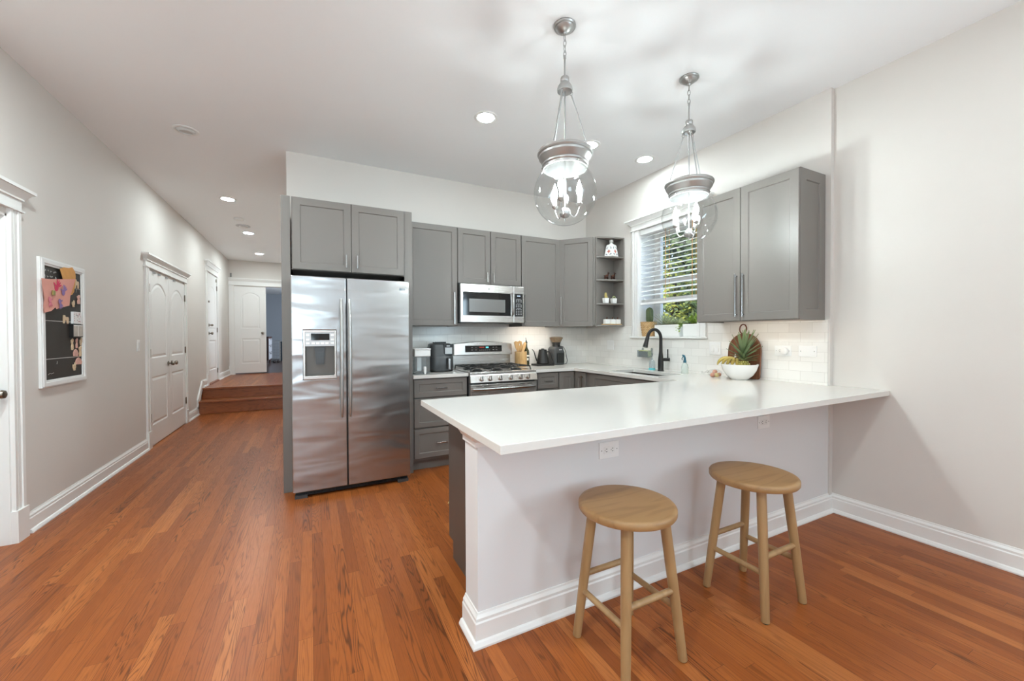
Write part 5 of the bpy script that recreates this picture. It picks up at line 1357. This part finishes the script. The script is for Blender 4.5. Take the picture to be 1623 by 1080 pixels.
# ------------------------------------------------------------------ window sill and corner shelf ornaments
def build_sill():
    z = 1.271
    x, y = XK + .095, 3.345
    t = thing('potted_cactus', 'tall green cactus in a woven basket pot on the window sill', 'plant', (x, y, z), 'plants on the window sill')
    b = MB(); R = []
    n = 48
    for k in range(25):
        f = k / 24; r0 = .066 + .024 * f ** .8
        R.append([b.v(x + (r0 + .0028 * math.sin(q * PI * 2 * 12 / n + (k // 2 % 2) * PI)) * math.cos(2 * PI * q / n), y + (r0 + .0028 * math.sin(q * PI * 2 * 12 / n + (k // 2 % 2) * PI)) * math.sin(2 * PI * q / n), z + .165 * f) for q in range(n)])
    b.skin(R, True, False); b.lathe([(.09, .165), (.084, .165), (.08, .14)], (x, y, z), n, cap0=False, cap1=False); obj('basket', b, 'wicker', t, smooth=True)
    b = MB(); b.cyl((x, y, z + .1), (x, y, z + .148), .081, n=28); obj('soil', b, 'soil', t)
    def rib(b, c, r, h, n=40, lobes=10):
        R = []
        for k in range(15):
            f = k / 14; rr = r * (min(1, (.75 + f)) if f < .25 else 1) * (1 if f < .75 else math.sqrt(max(0.0004, 1 - ((f - .75) / .25) ** 2)))
            R.append([b.v(c[0] + rr * (1 + .08 * math.cos(lobes * 2 * PI * q / n)) * math.cos(2 * PI * q / n), c[1] + rr * (1 + .08 * math.cos(lobes * 2 * PI * q / n)) * math.sin(2 * PI * q / n), c[2] + h * f) for q in range(n)])
        b.skin(R)
    b = MB(); rib(b, (x + .004, y - .01, z + .146), .037, .185); rib(b, (x - .01, y - .052, z + .178), .018, .05, 20, 8); obj('cactus', b, 'cactus', t, smooth=True)
    for (x, y, hw, lab, kind) in ((XK + .12, 3.06, .165, 'long white planter of spiky succulents on the window sill', 0), (XK + .12, 2.735, .115, 'white planter with yellow green leaves at the right of the sill', 1)):
        t = thing('planter', lab, 'plant', (x, y, z), 'plants on the window sill')
        b = MB(); b.prism([(-.058, 0), (.058, 0), (.066, .125), (-.066, .125)], lambda u, v, d: (x + u, d, z + v), y - hw, y + hw); obj('trough', b, 'ceramic', t, bevel=.006)
        b = MB(); b.box(x - .058, x + .058, y - hw + .012, y + hw - .012, z + .12, z + .128); obj('soil', b, 'soil', t)
        r = random.Random(4 + kind)
        if kind == 0:
            for (oy, n, L, m) in ((.075, 40, .15, 'succ'), (.0, 28, .1, 'succ2'), (-.06, 26, .09, 'succ'), (-.115, 24, .09, 'succ2')):
                b = MB()
                for k in range(n):
                    a = k * 2.4; el = .15 + 1.2 * k / n
                    blade(b, (x + .01 * math.cos(a), y + oy + .01 * math.sin(a), z + .126), (math.cos(a) * math.cos(el), math.sin(a) * math.cos(el), math.sin(el)), L * r.uniform(.75, 1.1), .013, .2, .0016)
                obj('rosette', b, m, t)
            b = MB()
            for k in range(40):
                s_ = k / 40; p = Vector((x - .05 + r.uniform(-.02, .02), y - hw + .01 + r.uniform(-.03, .02), z + .13 - .1 * s_ * r.random()))
                blade(b, p, (r.uniform(-1, 1), r.uniform(-1, 1), r.uniform(-.4, .6)), .028, .016, .2, .001)
            obj('trailing_stem', b, 'vine', t)
        else:
            b = MB()
            for k in range(70):
                a = r.uniform(0, 2 * PI); el = r.uniform(.1, 1.4)
                p = (x + r.uniform(-.03, .03), y + r.uniform(-hw + .03, hw - .03), z + .126 + r.uniform(0, .06))
                blade(b, p, (math.cos(a) * math.cos(el), math.sin(a) * math.cos(el), math.sin(el)), r.uniform(.03, .07), .02, .3, .001)
            obj('foliage', b, 'vine', t)

def build_shelf_things():
    G = 'ornaments on the corner shelf'
    # top: painted ceramic decanter
    z = 2.213; x, y = 3.2, 3.70
    t = thing('ceramic_decanter', 'white ceramic decanter painted with red and blue flowers', 'decanter', (x, y, z), G)
    a0 = .28; ca, sa = math.cos(a0), math.sin(a0)
    def sq(b, h, zz): return [b.v(x + (u * ca - v * sa) * h, y + (u * sa + v * ca) * h, zz) for u, v in ((-1, -1), (1, -1), (1, 1), (-1, 1))]
    b = MB(); b.skin([sq(b, .058, z + .0005), sq(b, .06, z + .006), sq(b, .043, z + .135), sq(b, .035, z + .147), sq(b, .016, z + .152), sq(b, .015, z + .168)]); bd = obj('body', b, 'ceramic', t, bevel=.004)
    b = MB(); b.lathe([(.012, .168), (.012, .172), (.023, .175), (.024, .19), (.021, .203), (.008, .207), (.001, .207)], (x, y, z), 12); obj('stopper', b, mat('grey_ceramic', (204, 202, 198), .3), t, smooth=True)
    for m, pts in (('decor_red', [(0, .062, .013), (.0, .078, .006), (0, .046, .006), (.016, .062, .006), (-.016, .062, .006)]), ('decor_blue', [(-.028, .098, .007), (.028, .098, .007), (-.032, .03, .008), (.032, .03, .008), (-.022, .112, .005), (.022, .112, .005), (-.02, .022, .005), (.02, .022, .005)])):
        b = MB()
        for (U, V) in ((Vector((ca, sa, 0)), Vector((sa, -ca, 0))), (Vector((-sa, ca, 0)) * -1, Vector((-ca, -sa, 0)))):
            for u, v, r in pts:
                dist = .06 - (.017 / .129) * (v - .006)
                c = Vector((x, y, z + v)) + U * u + V * (dist - .001)
                b.cyl(c, c + V * .0022, r, n=10)
        obj('flower_pattern', b, m, bd)
    # second shelf: two copper figurines
    z = 1.943
    def horse(x, y, m, lab):
        t = thing('animal_figurine', lab, 'figurine', (x, y, z), G)
        b = MB()
        for dx in (-.018, .018):
            for dy in (-.008, .008): b.cyl((x + dx, y + dy, z + .0005), (x + dx * .9, y + dy, z + .03), .0055, .007, 8)
        b.sphere((x, y, z + .038), .02, 14, 8, (1.35, .8, .85)); b.tube([(x + .016, y, z + .04), (x + .025, y, z + .062), (x + .027, y, z + .076)], [.012, .009, .008], 8); b.sphere((x + .033, y - .002, z + .078), .0095, 10, 6, (1.5, .8, .8))
        b.cyl((x + .024, y - .005, z + .083), (x + .022, y - .006, z + .094), .003, .001, 6); b.cyl((x + .024, y + .005, z + .083), (x + .022, y + .006, z + .094), .003, .001, 6); b.tube([(x - .026, y, z + .044), (x - .034, y, z + .05), (x - .036, y, z + .04)], .003, 6)
        obj('body', b, m, t, smooth=True)
        b = MB(); b.sphere((x + .002, y - .001, z + .046), .0185, 12, 6, (1.2, .86, .7), 0.1, 1); obj('glazed_back', b, 'copper', t, smooth=True)
    horse(3.125, 3.70, 'copper_dark', 'small copper animal figurine nearer the corner cabinet'); horse(3.215, 3.69, 'copper_dark', 'small copper animal figurine nearer the window side')
    # third shelf: two tiny cacti
    z = 1.663
    for x, m, lab, kind in ((3.115, 'cactus_gold', 'tiny white pot with an upright golden cactus', 0), (3.235, 'cactus_pale', 'tiny white pot with a round pale cactus', 1)):
        y = 3.70; t = thing('potted_cactus', lab, 'plant', (x, y, z), G)
        b = MB(); b.prism([(-.024, 0), (.024, 0), (.033, .062), (-.033, .062)], lambda u, v, d: (x + u, y + d, z + .0005 + v), -.026, .026); obj('pot', b, 'ceramic', t, bevel=.004)
        b = MB(); b.box(x - .028, x + .028, y - .023, y + .023, z + .061, z + .0645); obj('soil', b, 'soil', t)
        b = MB()
        if kind == 0:
            b.lathe([(.012, .06), (.016, .075), (.0155, .105), (.011, .122), (.001, .128)], (x, y, z), 14); b.lathe([(.006, .06), (.008, .07), (.007, .08), (.001, .086)], (x + .015, y - .008, z), 10)
        else:
            b.tube([(x - .02 * math.cos(PI * k / 10) , y - .006, z + .06 + .026 * math.sin(PI * k / 10)) for k in range(11)], .0065, 8)
        obj('cactus', b, m, t, smooth=True)
    # bottom shelf: candles on a wooden tray
    z = 1.4087
    b = MB(); b.prism([(3.062, 3.70), (3.20, 3.655), (3.312, 3.642), (3.312, 3.715), (3.07, 3.728)], lambda u, v, d: (u, v, d), z + .0005, z + .011); tag(obj('wooden_tray', b, 'bamboo', bevel=.002), 'thin pale wooden tray on the bottom corner shelf', 'tray', G)
    for x, y, lab in ((3.128, 3.70, 'square white candle jar on the tray, nearest the corner cabinet'), (3.205, 3.69, 'square white candle jar in the middle of the tray'), (3.278, 3.683, 'square white candle jar on the tray, nearest the window')):
        t = thing('candle', lab, 'candle', (x, y, z + .011), 'white candles on the tray')
        b = MB(); b.box(x - .032, x + .032, y - .025, y + .025, z + .0112, z + .066); obj('jar', b, 'ceramic', t, bevel=.004)
        b = MB(); b.cyl((x, y, z + .066), (x, y, z + .078), .004, n=8); b.sphere((x + .006, y, z + .084), .007, 8, 6); obj('wick_ornament', b, 'copper', t, smooth=True)

# ------------------------------------------------------------------ room beyond and outdoors
def build_beyond():
    z = ZLAND
    t = thing('dresser', 'dark wooden dresser with pale drawers in the room beyond the hall', 'dresser', (-1.4, 15, z))
    x0, x1, y0, y1 = -1.75, -1.13, 14.15, 15.35
    b = MB(); b.box(x0, x1 - .02, y0 + .03, y1, z + .14, z + .84); b.box(x0, x1, y0, y1 + .02, z + .84, z + .875); obj('body', b, 'dresser', t)
    for k in range(3):
        b = MB(); b.box(x1 - .022, x1, y0 + .08, y1 - .03, z + .17 + k * .22, z + .37 + k * .22); d = obj('drawer', b, 'drawer_grey', t)
        b = MB(); b.box(x1, x1 + .02, 14.6, 14.9, z + .33 + k * .22, z + .345 + k * .22); obj('handle', b, 'black', d)
    for xx in (x0 + .04, x1 - .06):
        for yy in (y0 + .07, y1 - .06):
            b = MB(); b.cyl((xx, yy, z), (xx, yy, z + .14), .016, .024, 10); obj('leg', b, 'dresser', t)
    t = thing('wire_crate', 'black wire pet crate beyond the dark dresser', 'crate', (-.95, 16.4, z))
    b = MB(); x0, x1, y0, y1, h = -1.33, -.95, 15.9, 16.8, .72
    for k in range(9):
        xx = x0 + (x1 - x0) * k / 8; b.cyl((xx, y0, z + .02), (xx, y0, z + h), .004, n=6); b.cyl((xx, y0, z + h), (xx, y1, z + h), .004, n=6)
    for k in range(13):
        yy = y0 + (y1 - y0) * k / 12; b.cyl((x1, yy, z + .02), (x1, yy, z + h), .004, n=6)
    for k in range(8):
        zz = z + .02 + (h - .02) * k / 7; b.cyl((x0, y0, zz), (x1, y0, zz), .004, n=6); b.cyl((x1, y0, zz), (x1, y1, zz), .004, n=6)
    obj('wire_panel', b, 'midgrey', t)
    b = MB(); b.box(x0, x1, y0, y1, z + .004, z + .022); obj('tray', b, 'black', t)
    b = MB(); b.box(-.93, -.72, 16.3, 16.9, z, z + .66); b.box(-.945, -.705, 16.28, 16.92, z + .66, z + .69); tag(obj('hamper', b, mat('dark_teal_fabric', (36, 48, 58), .9)), 'dark fabric hamper right of the wire crate', 'hamper')
    for k, (xx, yy, lab) in enumerate(((-1.08, 15.5, 'dark shoe on the floor before the wire crate, by the dresser leg'), (-.97, 15.55, 'dark shoe on the floor before the wire crate, away from the dresser'))):
        t = thing('shoe', lab, 'shoe', (xx, yy, z))
        b = MB(); b.sphere((xx, yy, z + .04), .05, 12, 8, (.9, 2.4, .75)); obj('upper', b, 'shoe', t, smooth=True)
        b = MB(); b.box(xx - .042, xx + .042, yy - .12, yy + .12, z, z + .014); obj('sole', b, 'black', t, bevel=.01)
    b = MB(); b.tube([(.93, 2.93, .004), (.955, 2.95, .006), (.98, 2.955, .005), (1.0, 2.95, .004)], [.004, .012, .011, .004], 8)
    tag(obj('paper_scrap', b, 'peel', smooth=True), 'small pale yellow scrap on the floor behind the peninsula end', 'scrap')

def build_outdoors():
    b = MB(); b.box(3.7, 14, -3, 14, -.3, -.1); struct('ground_outside', b, 'ground')
    G = 'trees outside the kitchen window'
    def tree(x, y, h, w, n, m, lab, seed, zlo=.2, leaf=.075):
        t = thing('leafy_tree', lab, 'tree', (x, y, -.1), G); r = random.Random(seed)
        b = MB(); b.tube([(x, y, -.1), (x + .05, y, h * .3), (x - .05, y + .05, h * .6), (x, y, h * .9)], [.09, .07, .05, .02], 8)
        for k in range(7):
            a = r.uniform(0, 2 * PI); zz = h * (.3 + .08 * k); b.tube([(x, y, zz), (x + w * .5 * math.cos(a), y + w * .5 * math.sin(a), zz + .5)], [.03, .008], 6)
        obj('trunk', b, 'bark', t)
        b = MB()
        cl = [(r.gauss(0, .42), r.gauss(0, .42), r.uniform(0, 1)) for _ in range(46)]
        for k in range(n):
            c = cl[r.randrange(len(cl))] if k % 3 else (r.gauss(0, .5), r.gauss(0, .5), r.random())
            px, py, pz = x + (c[0] * w + r.gauss(0, .16)), y + (c[1] * w + r.gauss(0, .16)), zlo + (h - zlo) * c[2] + r.gauss(0, .16)
            if px < 4.15: px = 4.15 + r.random() * .3
            u = Vector((r.uniform(-1, 1), r.uniform(-1, 1), r.uniform(-1, 1))).normalized(); v = u.orthogonal().normalized(); s_ = leaf * r.uniform(.6, 1.3)
            p = Vector((px, py, pz)); q = u * s_; e = v * s_ * .5
            b.face((p - q, p + e * .9 - q * .1, p + q, p - e * .9 - q * .1))
        obj('foliage', b, m, t)
    tree(6.7, 5.3, 4.6, 1.1, 10500, 'leaf2', 'dark green leafy tree outside the kitchen window, farthest back', 1, .0, .07)
    tree(5.5, 4.0, 3.2, .7, 5200, 'leaf1', 'mid green leafy tree outside the kitchen window', 2, .0, .055)
    tree(5.6, 4.8, 2.6, .5, 2200, 'leaf3', 'yellowing leafy shrub outside the kitchen window', 3, .5, .05)
    tree(7.6, 8.2, 4.8, 1.3, 5000, 'leaf1', 'broad green tree outside, nearest the neighbouring corner', 8, 0, .09)
    tree(7.6, 2.2, 4.8, 1.3, 5000, 'leaf2', 'dense green tree outside, beyond the double cabinet', 9, 0, .09)
    tree(10.2, 7.2, 6.8, 2.0, 9500, 'leaf2', 'tall dark tree farthest from the kitchen window', 10, 0, .27)

build_shell(); build_baseboards(); build_steps(); build_doors(); build_windows(); build_ceiling()
build_uppers(); build_fridge_cabinet(); build_bases(); build_worktops()
build_fridge(); build_microwave(); build_range(); build_pendant(); build_stools()
build_plates(); build_chalkboard(); build_counter_back(); build_sink_things(); build_fruit()
build_sill(); build_shelf_things(); build_beyond(); build_outdoors()
